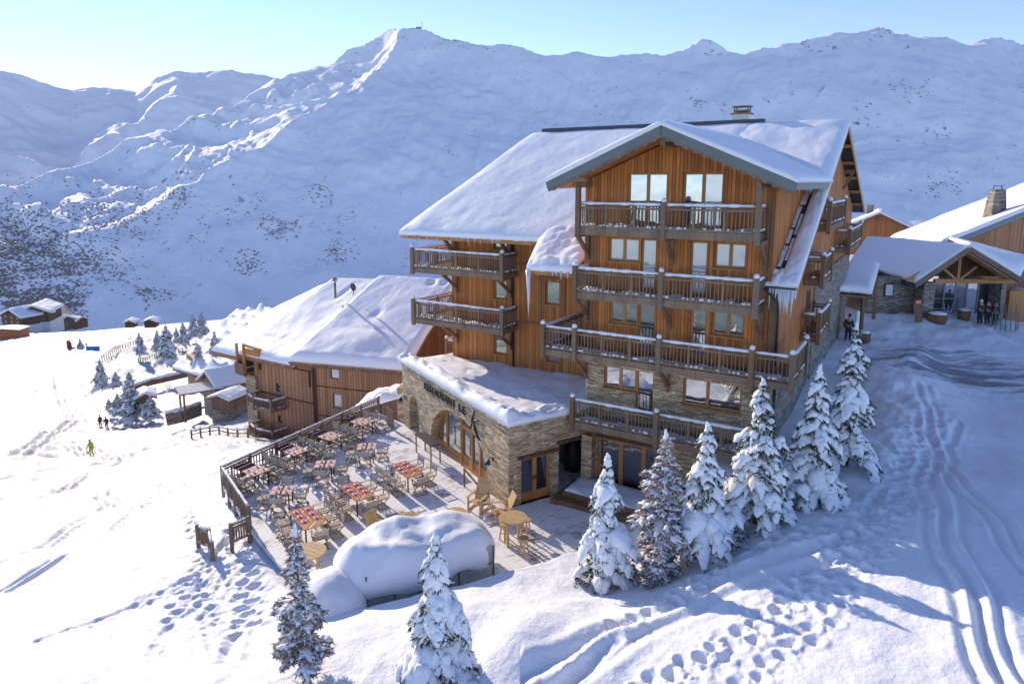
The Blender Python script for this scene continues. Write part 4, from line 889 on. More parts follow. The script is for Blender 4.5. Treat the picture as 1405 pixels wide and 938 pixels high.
for i, h_ in enumerate(hr): win_at(h_, angR, res_, 'curtained_glass' if i < 2 else 'dark_glass')
m = MB(); m.box(-9.4, -7.95, -.25, 3.0, -3.5, zz(-4.6)); xf(m, (0, 0, 0), angL); m.build('pillar', 'slate_stone', res_)
m = MB(); m.box(-6.4, -5.9, -1.0, -.5, -2.0, zz(-9.2)); xf(m, (0, 0, 0), angL); m.build('pillar', 'grey_stone', res_)
for zb, k in ((zz(-7.2), 0), (zz(-10.2), 1)):  # bowed balconies
    pts = [(-7.6, -.02), (-7.9, -1.2), (-6.2, -1.9), (-4.0, -1.7), (-3.8, -.02)]
    fl = MB(); fl.slab(pts, zb, zb+.25); b = xf(fl, (0, 0, 0), angL).build('balcony', 'grey_timber', res_)
    rl_ = MB(); sl_ = MB()
    for p, q in zip(pts[:-1], pts[1:]): railing(p, q, zb+.2, 1.0, .14, (.06, .03), 0, rl_, None, sl_, .08, seed=k)
    for x, y in pts[1:-1]: rl_.box(x-.09, x+.09, y-.09, y+.09, zb, zb+1.35)
    xf(rl_, (0, 0, 0), angL).build('railing', 'grey_timber', b); xf(sl_, (0, 0, 0), angL).build('snow', 'snow_fluffy', b)
fl = MB(); fl.slab([(-9.9, 1.5), (-9.9, -1.0), (-8.3, -1.2), (-8.3, 1.5)], zz(-4.4), zz(-4.2)); b = xf(fl, (0, 0, 0), angL).build('balcony', 'brown_timber', res_)
fl = MB(); fl.beam((-9.9, 1.5, zz(-3.7)), (-9.9, -1.0, zz(-3.7)), .06, .9); fl.beam((-9.9, -1.0, zz(-3.7)), (-8.3, -1.2, zz(-3.7)), .06, .9)
xf(fl, (0, 0, 0), angL).build('railing', 'brown_timber', b)
fl = MB()
for x, y in ((-9.7, -.8), (-9.7, 1.2), (-8.4, -1.0)): fl.box(x-.1, x+.1, y-.1, y+.1, zz(-4.5), zz(-1.4))
fl.box(-8.6, -6.2, -1.0, -.8, zz(-2.3), zz(-1.7)); fl.beam((-8.6, -.9, zz(-1.4)), (-6.0, -.9, zz(-1.6)), .2, .2); xf(fl, (0, 0, 0), angL).build('post', 'orange_timber', b)
RQ = [[(397, 489, 59.3), (556, 500, 55.8), (626, 384, 68), (520, 378, 71)], [(327, 476, 64.6), (402, 490, 59.4), (532, 379, 71.2), (457, 376, 73.5)], [(290, 473, 68.5), (334, 481, 64.2), (452, 381, 73.6), (378, 418, 74.5)]]
for i, qd in enumerate(RQ):
    q = [rel(atY(*p), P0) for p in qd]; zd = .55
    q = [(x, y, z-zd-[0, .28, .2][i]) for x, y, z in q]; q[1] = (q[1][0], q[1][1], q[1][2]-.1)
    m = MB(); quadslab(m, q, .16, .14); rf_ = m.build('roof', 'brown_timber', res_)
    m = MB(); a_, b_ = Vector(q[0]), Vector(q[1]); n = int((b_-a_).length/.28)
    for k in range(n):
        p = a_.lerp(b_, k/n); p2 = a_.lerp(b_, (k+.85)/n); m.tube([p+Vector((0, -.12, -.02)), p+Vector((.1, .5, .16))], .11, 6)
    m.build('eave_tiles', 'old_boards', rf_)
    dn = [[(.42, .50, .05, .05, -.22), (.55, .30, .3, .012, -.10), (.3, .42, .3, .012, -.12), (.75, .92, .05, .05, -.3), (.9, .93, .04, .04, -.3), (.5, .2, .3, .08, .15)], [(.35, .18, .3, .015, -.12), (.55, .8, .04, .08, -.2)], []][i]
    pillow(q, [.85, .70, .6][i], 80, 60, [.55, .6, .6][i], .10, .22, .42, 61+i, 'roof_snow', rf_, scallop=.08, dents=dn)
rf_ = [o for o in COL.objects if o.parent is res_ and o.name.startswith('roof')]
p = Vector(rel(atY(460, 402, 68.5), P0)); m = MB(); m.tube([p-Vector((0, 0, .5)), p+Vector((0, 0, 1.1))], .12, 10); m.tube([p+Vector((0, 0, 1.25)), p+Vector((0, 0, 1.6))], .22, 10); m.tube([p+Vector((0, 0, 1.1)), p+Vector((0, 0, 1.3))], .05, 6); m.build('flue', 'zinc', rf_[1])
p = Vector(rel(atY(485, 398, 67), P0)); m = MB(); m.tube([p-Vector((0, 0, .5)), p+Vector((0, 0, .25))], .04, 6); m.tube([p+Vector((-.05, -.05, .3)), p+Vector((.05, .05, .32))], [.42, .36], 14); m.build('satellite_dish', 'dark_metal', rf_[0])

# ------------------------------------------------------------------ shed with snow mound at the end of the terrace
P = atz(535, 566, 0); sh_ = empty('terrace_shed', P+np.array([0, 2.2, 0]), R(-12), 'low stone shed with yellow boards under a snow mound beyond the far tables', 'shed')
m = MB(); m.box(.1, 1.9, 0, 3, -1.5, .93); m.build('wall', 'slate_stone', sh_); m = MB(); m.box(.3, 1.9, -.06, -.003, .05, .92); m.build('board', 'yellow_wall', sh_)
pillow([(-3.0, -.3, -.9), (2.05, -.2, .94), (2.05, 3.2, .94), (-3.0, 3.3, -.9)], .5, 30, 30, .8, .5, .8, .25, 5, 'roof_snow', sh_)

# ------------------------------------------------------------------ right-hand side: reception pavilion
RP = atY(1300, 436, 49.0); RP[2] = 4.0
rec = empty('reception_pavilion', RP, 0, 'single storey stone reception building with glazed doors under a timber truss gable', 'pavilion')
RL = lambda u, v, Y: rel(atY(u, v, Y), RP)
def roofquad(parent, pts, th, sth, seed, mat='slate_tiles', **k):
    q = [RL2(*p) if False else p for p in pts]; q = [(x, y, z-sth) for x, y, z in q]
    m_ = MB(); quadslab(m_, q, th, .16); r_ = m_.build('roof', mat, parent); pillow(q, sth, k.pop('nu', 40), k.pop('nv', 30), k.pop('r', .6), .12, .4, .5, seed, 'roof_snow', r_, scallop=.04); return r_
ql = [RL(1168, 352, 56.5), RL(1257, 381, 47.5), RL(1331, 331, 47.0), RL(1190, 322, 64)]
qr = [RL(1331, 331, 47.0), RL(1400, 374, 45.8), RL(1412, 350, 58), RL(1300, 322, 63)]
r1 = roofquad(rec, ql, .25, .42, 71); r2 = roofquad(rec, qr, .25, .35, 73)
m = MB(); a_, b_, c_ = Vector(ql[1]), Vector(ql[2]), Vector(qr[1]); dn_ = Vector((0, -.06, -.52))
m.beam(a_+dn_, b_+dn_, .08, .30); m.beam(b_+dn_, c_+dn_+Vector((0, 0, .06)), .08, .30); m.build('bargeboard', 'grey_timber', r1)
gx0, gx1 = RL(1271, 400, 49)[0], RL(1358, 400, 49)[0]; gz1 = RL(1300, 387, 49)[2]; gz0 = -.2
m = MB()
tb = gz1+.02; yb_ = -1.1
m.beam((gx0-.2, yb_, tb+.22), (gx1+1.0, yb_, tb+.22), .22, .32)
pk = b_+Vector((0, .6, -.75)); m.beam((pk.x, yb_, tb+.2), (pk.x, yb_, pk.z), .2, .2)
for s_ in (-1, 1): m.beam((pk.x+s_*.15, yb_, tb+.35), (pk.x+s_*1.25, yb_, tb+1.25), .14, .16); m.beam((pk.x+s_*3.6, yb_+.02, tb+.25), (pk.x, yb_+.02, pk.z), .16, .2)
m.build('truss', 'orange_timber', rec)
m = MB(); xl = RL(1206, 400, 50)[0]; xr = RL(1386, 400, 47.5)[0]
m.box(xl-1.2, gx0-.9, .2, .6, -.5, tb+.35); m.box(gx0-.9, gx0-.15, -1.2, .6, -.5, tb+.1); m.box(gx1+.05, xr, -1.1, -.7, -.5, tb+.1); m.box(xr-.4, xr, -.7, 6, -.5, tb+.1); m.box(xl-1.2, xl-.8, .6, 9, -.5, tb+.3)
m.build('wall', 'grey_stone', rec)
m = MB(); m.prism([(gx0-.3, tb+.38), (gx1+.9, tb+.38), (pk.x+.1, pk.z+.1)], .2, .4); m.build('gable_boards', 'dark_boards', rec)
m = MB(); m.box(gx0-.1, gx0+.0, -1.0, .3, gz0, tb)
n = 5
for k in range(n+1): x = gx0+.5+(gx1-gx0-.5)*k/n; m.box(x-.06, x+.06, .02, .14, gz0, tb)
m.box(gx0+.5, gx1, .025, .135, tb-.12, tb-.01); m.box(gx0+.5, gx1, .025, .135, gz0+1.0, gz0+1.08); m.box(gx0+.5, gx0+.5+1.6, .024, .136, gz0+1.75, gz0+1.82)
gf = m.build('glazed_front', 'zinc', rec)
for k in range(n): x = gx0+.5+(gx1-gx0-.5)*k/n; m = MB(); m.box(x+.06, x+(gx1-gx0-.5)/n-.06, .06, .08, gz0, tb-.1); m.build('pane', 'window_glass' if k % 2 else 'dark_glass', gf)
m = MB(); m.box(gx0+.0, gx0+.44, .03, .13, gz0, tb); m.build('panel', 'dark_metal', rec)
m = MB(); x = RL(1254, 407, 48)[0]; m.box(x-.05, x+.45, -1.26, -1.21, 1.35, 1.75); m.build('sign', 'red_paint', rec)
m = MB(); m.box(x+.02, x+.38, -1.275, -1.263, 1.58, 1.64); m.box(x+.02, x+.38, -1.275, -1.263, 1.46, 1.52); m.build('sign_stripes', 'white_render', rec)
x = RL(1211, 397, 50)[0]; m = MB(); m.box(x-.35, x+.35, .12, .197, 1.7, 2.7); f = m.build('window', 'dark_boards', rec); m = MB(); m.box(x-.25, x+.25, .10, .118, 1.8, 2.6); m.build('pane', 'curtained_glass', f)
m = MB(); x = RL(1388, 400, 47.5)[0]; m.box(x+.35, x+1.6, -.9, -.5, -.4, tb-.5); m.build('doorway', 'orange_timber', rec)
# entrance canopy by the chalet's side
CPt = atY(1175, 432, 44.0); CPt[2] = 3.9; cn = empty('entrance_canopy', CPt, 0, 'small snow topped canopy on timber posts beside the stone side wall', 'canopy')
q = [rel(atY(*p), CPt) for p in [(1151, 391, 43), (1197, 395, 42.6), (1207, 358, 48.5), (1162, 356, 49)]]
rf2 = roofquad(cn, q, .15, .40, 81, 'brown_timber', nu=24, nv=20, r=.4)
m = MB()
for (x, y) in ((q[0][0]+.3, q[0][1]+.4), (q[1][0]-.3, q[1][1]+.4), (q[2][0]-.3, q[2][1]-.4)): m.box(x-.09, x+.09, y-.09, y+.09, -.5, q[0][2]-.1)
m.build('post', 'brown_timber', cn); m = MB()
for k in range(16): x = q[0][0]+.9+k*.08; m.box(x-.03, x+.03, q[0][1]+.35, q[0][1]+.4, q[0][2]-1.2-.3*(k % 3)*.5, q[0][2]-.42)
m.build('bamboo_screen', 'brown_timber', cn)
# big chalet at the right edge
BP = atY(1350, 400, 62.0); BP[2] = 3.5; bg_ = empty('brown_chalet', BP, 0, 'large dark timber chalet with a sunlit snow roof at the right edge of the picture', 'chalet')
B_ = lambda u, v, Y: rel(atY(u, v, Y), BP)
q = [B_(1222, 322, 76), B_(1290, 330, 61), B_(1560, 222, 61), B_(1520, 205, 82)]
rf3 = roofquad(bg_, q, .35, .5, 83, nu=60, nv=30); m = MB(); m.beam(Vector(q[1])+Vector((0, -.08, -.7)), Vector(q[2])+Vector((0, -.08, -.7)), .1, .42); m.build('bargeboard', 'zinc', rf3)
m = MB(); a_, b_ = q[1], q[2]; m.prism([(a_[0]+1.2, -1), (b_[0]-1, -1), (b_[0]-1, b_[2]-1.6), (a_[0]+1.2, a_[2]-.45)], a_[1]+1.2, a_[1]+1.6); m.build('wall', 'old_boards', bg_)
m = MB(); c = B_(1366, 285, 64); m.hexa([(c[0]-.75, c[1]-.6, c[2]-1.2), (c[0]+.75, c[1]-.6, c[2]-1.2), (c[0]+.75, c[1]+.6, c[2]-1.2), (c[0]-.75, c[1]+.6, c[2]-1.2), (c[0]-.5, c[1]-.4, c[2]+1.7), (c[0]+.5, c[1]-.4, c[2]+1.7), (c[0]+.5, c[1]+.4, c[2]+1.7), (c[0]-.5, c[1]+.4, c[2]+1.7)])
chs = m.build('chimney', 'grey_stone', rf3); m = MB(); m.tube([(c[0]-.4, c[1], c[2]+1.7), (c[0]-.35, c[1], c[2]+2.0), (c[0]+.35, c[1], c[2]+2.0), (c[0]+.4, c[1], c[2]+1.7)], .05, 6); m.build('chimney_cap', 'dark_metal', chs)
# small chalets behind
P = atY(1205, 322, 88); P[2] -= 3
gable_house('small_chalet', 'small orange timber chalet with lit snow roof behind the reception pavilion', 'chalet', P, R(-28), 6.5, 9, 4.0, .5, .6, 'larch_warm', None, .4, [(0, 1.6, 1, 1.1)], chimney=(-1.2, 5, .9))
P = atY(1262, 322, 105); P[2] -= 3
gable_house('distant_chalet', 'low snow roofed building with a stone chimney just left of the large brown chalet', 'chalet', P, R(80), 7, 13, 3.2, .4, .6, 'old_boards', None, .5, chimney=(0, 6, 1.3))
# ------------------------------------------------------------------ left distance: lodge, cottage, huts
LP_ = atY(300, 520, 100); lo_ = empty('ski_lodge', LP_, 0, 'broad lodge with a lumpy snow covered roof behind the curved timber house', 'lodge')
q = [rel(atY(*p), LP_) for p in [(236, 500, 112), (325, 524, 92), (395, 420, 122), (322, 424, 140)]]; q = [(x, y, z-.7) for x, y, z in q]
m = MB(); quadslab(m, q, .3, .01); rf4 = m.build('roof', 'slate_tiles', lo_)
dn = [((k % 5)/5+.12+.03*(k % 3), (k//5)/7+.08, .07, .04, .75+.35*((k*7) % 3)) for k in range(35)]
pillow(q, .6, 60, 90, 1.2, .3, .12, .6, 87, 'roof_snow', rf4, dents=dn)
m = MB(); m.slab([(q[0][0]+2, q[0][1]+1), (q[1][0]-1, q[1][1]+2), (q[1][0]+4, q[1][1]+8), (q[0][0]+6, q[0][1]+8)], q[1][2]-6, q[1][2]-.6); m.build('wall', 'old_boards', lo_)
P = atY(290, 545, 84)
gable_house('timber_cottage', 'timber cottage with a steep snowy gable below the curved residence', 'cottage', P, R(-42), 4.2, 8, 2.0, .62, .6, 'old_boards', .6, .45, [(0, 1.3, .8, .8)])
P = atY(303, 566, 79)
gable_house('log_store', 'low log store under a thick snow slab beside the cottage', 'store', P, R(-20), 2.6, 3.0, 1.7, .3, .35, 'brown_timber', .4, .35)
P = atY(201, 562, 96)
gable_house('garden_hut', 'tiny timber hut with a thick rounded snow cap among the garden trees', 'hut', P, R(30), 1.8, 2.4, 2.0, .45, .6, 'brown_timber', None, .45)
# pergola
P = atY(275, 560, 82); pg = empty('pergola', P, R(35), 'open timber pergola with snow on its beams in front of the cottage', 'pergola')
m = MB(); sm_ = MB()
for x in (-2, 2):
    for y in (-1.5, 1.5): m.box(x-.1, x+.1, y-.1, y+.1, -1, 2.4)
    m.beam((x, -1.9, 2.45), (x, 1.9, 2.45), .16, .2)
for k in range(7): y = -1.8+k*.6; m.beam((-2.5, y, 2.62), (2.5, y, 2.62), .1, .14); sm_.beam((-2.5, y, 2.76), (2.5, y, 2.76), .14, .12)
m.build('frame', 'brown_timber', pg); sm_.build('snow', 'snow', pg)
# garden wall with snow coping
def low_wall(name, label, cat, pts, h, w=.5, mat='grey_stone', snow=.3):
    o0 = Vector(pts[0]); r = empty(name, o0, 0, label, cat); m_ = MB(); s_ = MB()
    for a, b in zip(pts[:-1], pts[1:]):
        a = Vector(a)-o0; b = Vector(b)-o0; m_.beam(a+Vector((0, 0, h/2-.3)), b+Vector((0, 0, h/2-.3)), w, h+.6); n_ = max(3, int((b-a).length/.7)); s_.tube([a.lerp(b, k/n_)+Vector((0, 0, h+.02)) for k in range(n_+1)], [snow*(.8+.4*random.random()) for k in range(n_+1)], 8)
    m_.build('wall', mat, r); s_.build('snow', 'snow', r); return r
low_wall('garden_wall', 'curved stone garden wall with a snow coping below the cottage', 'wall', [gp(228, 577), gp(250, 572), gp(275, 563)], 1.0)
low_wall('garden_kerb', 'long snow covered low wall running behind the garden trees', 'wall', [gp(170, 537), gp(205, 525), gp(262, 512)], .7, .4, 'brown_timber')
def post_fence(name, label, px, n, h=1.0, mat='grey_timber', sn=True, dz=0):
    P_ = [gp(*p) for p in px]; o0 = P_[0].copy(); r = empty(name, o0, 0, label, 'fence'); m_ = MB(); pts = []
    for a, b in zip(P_[:-1], P_[1:]):
        for k in range(n): pts.append(a+(b-a)*k/n)
    pts.append(P_[-1]); pts = [(p[0]-o0[0], p[1]-o0[1], ground(p[0], p[1])-o0[2]) for p in pts]; s_ = MB()
    for p in pts: m_.box(p[0]-.07, p[0]+.07, p[1]-.07, p[1]+.07, p[2]-.3, p[2]+h); s_.blob((p[0], p[1], p[2]+h+.05), .12, 6, 4)
    for a, b in zip(pts[:-1], pts[1:]):
        for q_ in (.9, .5): m_.beam((a[0], a[1], a[2]+h*q_), (b[0], b[1], b[2]+h*q_), .06, .1)
        s_.beam((a[0], a[1], a[2]+h*.9+.09), (b[0], b[1], b[2]+h*.9+.09), .1, .1)
    m_.build('rail', mat, r); s_.build('snow', 'snow', r); return r
post_fence('post_fence', 'half buried post and rail fence crossing the slope below the residence', [(262, 588), (300, 583), (340, 592)], 3, .9)
post_fence('snow_fence', 'long timber snow fence running from the blue banner towards the firs', [(140, 493), (165, 480), (196, 468)], 9, 1.5, 'brown_timber')
post_fence('slope_fence', 'dark timber fence beside the road at the edge of the piste', [(190, 495), (215, 490), (262, 478)], 8, 1.1, 'brown_timber')
# distant hotels and huts beyond the piste
for (u, v, Y, rz, w, l, h, nm, lb, wall, gr, wins) in [
    (18, 455, 300, -20, 13, 14, 7, 'distant_hotel', 'distant red brown hotel with a white ground floor at the left edge', 'dark_boards', None, 1),
    (48, 452, 305, 15, 12, 16, 8, 'distant_hotel', 'distant hotel with a big rounded snow roof right of the other far hotel', 'dark_boards', None, 1),
    (92, 452, 330, 70, 9, 15, 4.5, 'distant_barn', 'distant barn with a blue shaded snow roof beyond the steam', 'dark_boards', None, 0),
    (112, 449, 345, 75, 8, 12, 3.5, 'distant_barn', 'smaller distant barn at the right end of the far hamlet', 'dark_boards', None, 0),
    (178, 448, 320, 10, 4, 5, 2.0, 'piste_hut', 'small dark hut on the far edge of the plateau, left one of two', 'dark_boards', None, 0),
    (206, 448, 320, 10, 5, 5, 2.4, 'piste_hut', 'small dark hut on the far edge of the plateau, right one of two', 'dark_boards', None, 0)]:
    P = atY(u, v, Y); P[2] = min(P[2], P[2]); r = gable_house(nm, lb, 'hotel' if 'hotel' in nm else ('barn' if 'barn' in nm else 'hut'), P, R(rz), w, l, h, .45, 1.0, wall, None, .9 if wins else .7,
        [(x, z, 1.4, 1.5) for x in (-w*.3, 0, w*.3) for z in (h*.5, h*.85)] if wins else ())
    if wins: m = MB(); m.box(-w/2-.4, w/2+.4, -.4, l+.2, -4, h*.42); m.build('ground_floor', 'white_render', r)
P = atY(6, 464, 230); gable_house('orange_hut', 'small bright orange ski hut at the left edge of the piste', 'hut', P, R(8), 10, 6, 2.6, .1, .4, 'orange_paint', None, .3)

# ================================================================== TERRACE
rz_d = math.atan2(RY[1], RY[0]); c_, s__ = math.cos(rz_d), math.sin(rz_d)
dp = [((p[0]-K0[0])*c_+(p[1]-K0[1])*s__, -(p[0]-K0[0])*s__+(p[1]-K0[1])*c_) for p in DECK]
m = MB(); m.slab(dp, -.14, 0.0)
dko = m.build('terrace_deck', 'snowy_deck'); dko.location = (K0[0], K0[1], 0); dko.rotation_euler = (0, 0, rz_d); tag(dko, kind='structure')
def plan_railing(name, label, cat, pts, z, h, n_posts, seed, mat='grey_timber', solid=False, snow=True, group=None):
    o0 = np.array([pts[0][0], pts[0][1], z]); r = empty(name, o0, 0, label, cat, group); rl_ = MB(); sl_ = MB() if snow else None; pm = []
    for i, (a, b) in enumerate(zip(pts[:-1], pts[1:])):
        a = (a[0]-o0[0], a[1]-o0[1]); b = (b[0]-o0[0], b[1]-o0[1])
        railing(a, b, 0, h, .10 if solid else .17, (.085, .03) if solid else (.06, .03), 0, rl_, None, sl_, .055, seed=seed+i)
        for k in range(n_posts[i]+1): t_ = k/n_posts[i]; pm.append((a[0]+(b[0]-a[0])*t_, a[1]+(b[1]-a[1])*t_))
    rl_.build('rail', mat, r)
    for x, y in sorted(set((round(x, 3), round(y, 3)) for x, y in pm)):
        m_ = MB(); m_.box(x-.06, x+.06, y-.06, y+.06, -.5, h+.06); m_.build('post', mat, r)
    if sl_: sl_.build('snow', 'snow_fluffy', r)
    return r
plan_railing('terrace_railing', 'timber railing along the valley side and corner of the snowy dining terrace', 'railing', [FAR, COR, LOW], 0, 1.0, [7, 4], 40)
SA, SB = atz(318, 744, -.05), atz(342, 733, -.05)
plan_railing('picket_fence', 'short snowy picket panel standing at the end of the terrace railing', 'fence', [SA, SB], -.15, .85, [1], 44, solid=True)
SA, SB, SC_ = atz(272, 742, -.2), atz(288, 748, -.2), atz(292, 766, -.2)
plan_railing('picket_fence', 'small leaning picket stub alone in the snow left of the terrace', 'fence', [SA, SB, SC_], -.35, .8, [1, 1], 46, solid=True)

# --- furniture prototypes
def make_chair():
    t_ = empty('folding_armchair', (0, 0, 0), 0, 'chair', 'chair')
    f = MB()
    for x in (-.26, .26):
        f.beam((x, -.24, 0), (x, .20, .44), .03, .035); f.beam((x, .24, 0), (x, -.20, .44), .03, .035); f.beam((x, -.24, .44), (x, -.24, .66), .035, .035)
        f.beam((x, .24, .44), (x, .29, .90), .03, .04); f.beam((x, -.27, .67), (x, .27, .67), .05, .025); f.beam((x, -.26, .44), (x, .26, .44), .03, .03); f.beam((x, -.26, .02), (x, .26, .02), .03, .025)
    f.beam((-.26, .22, .03), (.26, .22, .03), .03, .03); f.beam((-.26, -.22, .03), (.26, -.22, .03), .03, .03); f.build('frame', 'chair_timber', t_)
    s_ = MB(); s_.box(-.25, .25, -.22, .22, .448, .462); s_.build('seat', 'fabric_beige', t_)
    b = MB(); b.hexa([(-.27, .255, .64), (.27, .255, .64), (.27, .275, .64), (-.27, .275, .64), (-.27, .285, .88), (.27, .285, .88), (.27, .305, .88), (-.27, .305, .88)]); b.build('backrest', 'fabric_beige', t_)
    return t_
def table_at(name, label, x, y, rz, lx, ly, mats, n, group, top='orange_timber', leg='dark_metal'):
    t_ = empty(name, (x, y, 0), rz, label, 'table', group)
    m_ = MB(); m_.box(-lx/2, lx/2, -ly/2, ly/2, .715, .75); m_.build('tabletop', top, t_)
    for sx in (-1, 1):
        for sy in (-1, 1): m_ = MB(); m_.box(sx*(lx/2-.08)-.025, sx*(lx/2-.08)+.025, sy*(ly/2-.08)-.025, sy*(ly/2-.08)+.025, 0, .714); m_.build('leg', leg, t_)
    kk = max(1, round(lx/.5))
    for i in range(kk):
        for sy in (-1, 1):
            if n <= 0: break
            n -= 1; cx = -lx/2+lx*(i+.5)/kk; cy = sy*ly*.26
            m_ = MB(); m_.box(cx-.25, cx+.25, cy-.19, cy+.19, .752, .756); pm = m_.build('placemat', mats, t_)
            m_ = MB(); m_.tube([(cx, cy, .757), (cx, cy, .765)], [.09, .11], 12); m_.hexa([(cx-.05, cy-.05, .768), (cx+.05, cy-.05, .768), (cx+.05, cy+.05, .768), (cx-.05, cy+.05, .768), (cx-.02, cy-.02, .84), (cx+.02, cy-.02, .84), (cx+.02, cy+.02, .84), (cx-.02, cy+.02, .84)]); m_.build('plate', 'napkin', pm)
    return t_
proto = make_chair(); PK = {proto: kids(proto)}; used = [False]
def put_chair(x, y, rz, label):
    jr = rng.normal(0, .06); 
    if not used[0]: used[0] = True; proto.location = (x, y, 0); proto.rotation_euler = (0, 0, rz+jr); proto['label'] = label; proto['group'] = 'beige folding armchairs on the terrace'; return
    c = proto.copy(); COL.objects.link(c); c.location = (x, y, 0); c.rotation_euler = (0, 0, rz+jr); c['label'] = label; c['group'] = 'beige folding armchairs on the terrace'
    for ch_ in PK[proto]: d = ch_.copy(); COL.objects.link(d); d.parent = c
ORD = ['nearest the camera', 'second from the camera', 'third from the camera', 'farthest back']
def seat_table(desc, x, y, rz, lx, ly, sides):
    """sides: dict side->count; side in 'front','back','left','right' of the picture; local +x of the table = towards the picture's lower right"""
    c, s_ = math.cos(rz), math.sin(rz)
    for side, (ax, sg, n) in sides.items():
        for k in range(n):
            span = (lx if ax == 'y' else ly); off = 0 if n == 1 else (k/(n-1)-.5)*(span-.55 if n < 3 else span-.35)
            lxp, lyp = (-off, sg*(ly/2+.38)) if ax == 'y' else (sg*(lx/2+.38), -off)
            px, py = x+c*lxp-s_*lyp, y+s_*lxp+c*lyp
            face = math.atan2(y+(-s_*0)-py+ (s_*lxp if ax == 'y' else c*lyp), x-px+(c*lxp if ax == 'y' else -s_*lyp))
            which = '' if n == 1 else ((', nearest the camera' if k == 0 else (', farthest from the camera' if k == n-1 else ', middle one')) )
            put_chair(px, py, face+math.pi/2, f'beige folding armchair {side} {desc}{which}'.replace('farthest from the camera', 'farthest off').replace('nearest the camera', 'nearest us'))
RL3 = -math.atan2(.8, .6)
TT = [('the red set table nearest the arch', atz(558, 643, .75), RL3, 1.75, .9, 6, 'red_cloth', {'right of': ('y', 1, 2), 'left of': ('y', -1, 3), 'at the front end of': ('x', 1, 1)}),
      ('the middle red set table', atz(490, 673, .75), RL3, 1.75, .9, 6, 'red_cloth', {'right of': ('y', 1, 2), 'left of': ('y', -1, 3), 'at the front end of': ('x', 1, 1), 'at the back end of': ('x', -1, 1)}),
      ('the red set table behind the small fir', atz(422, 709, .75), RL3, 1.85, .95, 6, 'red_cloth', {'right of': ('y', 1, 3), 'left of': ('y', -1, 3), 'at the front end of': ('x', 1, 1)})]
for d_, P, rz, lx, ly, n, mt, sides in TT:
    table_at('dining_table', 'long '+d_[4:]+' with red placemats and folded napkins', P[0], P[1], rz, lx, ly, mt, n, 'dining tables on the terrace'); seat_table(d_, P[0], P[1], rz, lx, ly, sides)
for d_, P in (('the square table left of the middle', atz(387, 672, .75)), ('the square table in the middle row', atz(446, 636, .75)), ('the pale square table farthest back', atz(503, 612, .75))):
    table_at('square_table', d_[4:].replace('square table', 'square dining table', 1)+' with pale pink placemats', P[0], P[1], .1, .85, .85, 'pink_paper', 4, 'square tables on the terrace')
    seat_table(d_, P[0], P[1], .1, .85, .85, {'left of': ('x', -1, 1), 'right of': ('x', 1, 1), 'in front of': ('y', -1, 1), 'behind': ('y', 1, 1)} if 'farthest' not in d_ else {'left of': ('x', -1, 1), 'right of': ('x', 1, 1), 'in front of': ('y', -1, 1)})
RDIR = -math.atan2(.57, .82)
for d_, P in (('the first railing table', atz(351, 645, .75)), ('the second railing table', atz(405, 618, .75)), ('the third railing table', atz(453, 598, .75)), ('the last railing table', atz(497, 578, .75))):
    wh = d_[4:].split()[0]
    table_at('railing_table', f'{wh} table along the terrace railing counted from its corner, with pale pink placemats', P[0], P[1], RDIR, .95, .9, 'pink_paper', 4, 'pale tables by the railing')
    table_at('maroon_table', f'dark maroon covered table between the railing and the {wh} pale railing table', P[0]-.98*math.cos(RDIR), P[1]-.98*math.sin(RDIR), RDIR, .95, .85, 'maroon', 2, 'maroon tables by the railing', 'maroon')
    seat_table(d_, P[0]-.15*math.cos(RDIR), P[1]-.15*math.sin(RDIR), RDIR, 1.55 if 'first' in d_ else 1.85, .9, {'behind': ('y', 1, 3), 'in front of': ('y', -1, 3)})
# console table by the arched window
P = WR(-6.9, -.75); t_ = empty('console_table', (P[0], P[1], 0), math.atan2(RX[1], RX[0]), 'tall dark narrow bar table against the left of the arched window', 'table')
m = MB(); m.box(-1.0, 1.0, -.3, .3, .98, 1.03); m.build('tabletop', 'black', t_)
for sx in (-1, 1):
    for sy in (-1, 1): m = MB(); m.box(sx*.93-.035, sx*.93+.035, sy*.25-.035, sy*.25+.035, 0, .978); m.build('leg', 'chair_timber', t_)
P = WR(-2.3, -.7); t_ = empty('step_rail', (P[0], P[1], 0), math.atan2(RX[1], RX[0]), 'low timber handrail standing beside the arched door behind the rocking chairs', 'handrail')
m = MB(); m.box(-.6, -.53, -.03, .03, 0, .9); m.box(.75, .82, -.03, .03, 0, .6); m.beam((-.6, 0, .9), (.8, 0, .62), .07, .06); m.build('rail', 'brown_timber', t_)
# grey fence panel and folded chairs at the far end of the restaurant wall
P = WR(-12.3, -.9); t_ = empty('grey_gate', (P[0], P[1], 0), math.atan2(RX[1], RX[0]), 'small grey slatted gate at the far end of the restaurant wall', 'gate'); m = MB()
for k in range(9): m.box(-.2+k*.13, -.2+k*.13+.1, 0, .03, .05, 1.15)
m.box(-.2, .97, .031, .07, .2, .3); m.box(-.2, .97, .031, .07, .9, 1.0); m.build('slats', 'grey_timber', t_)
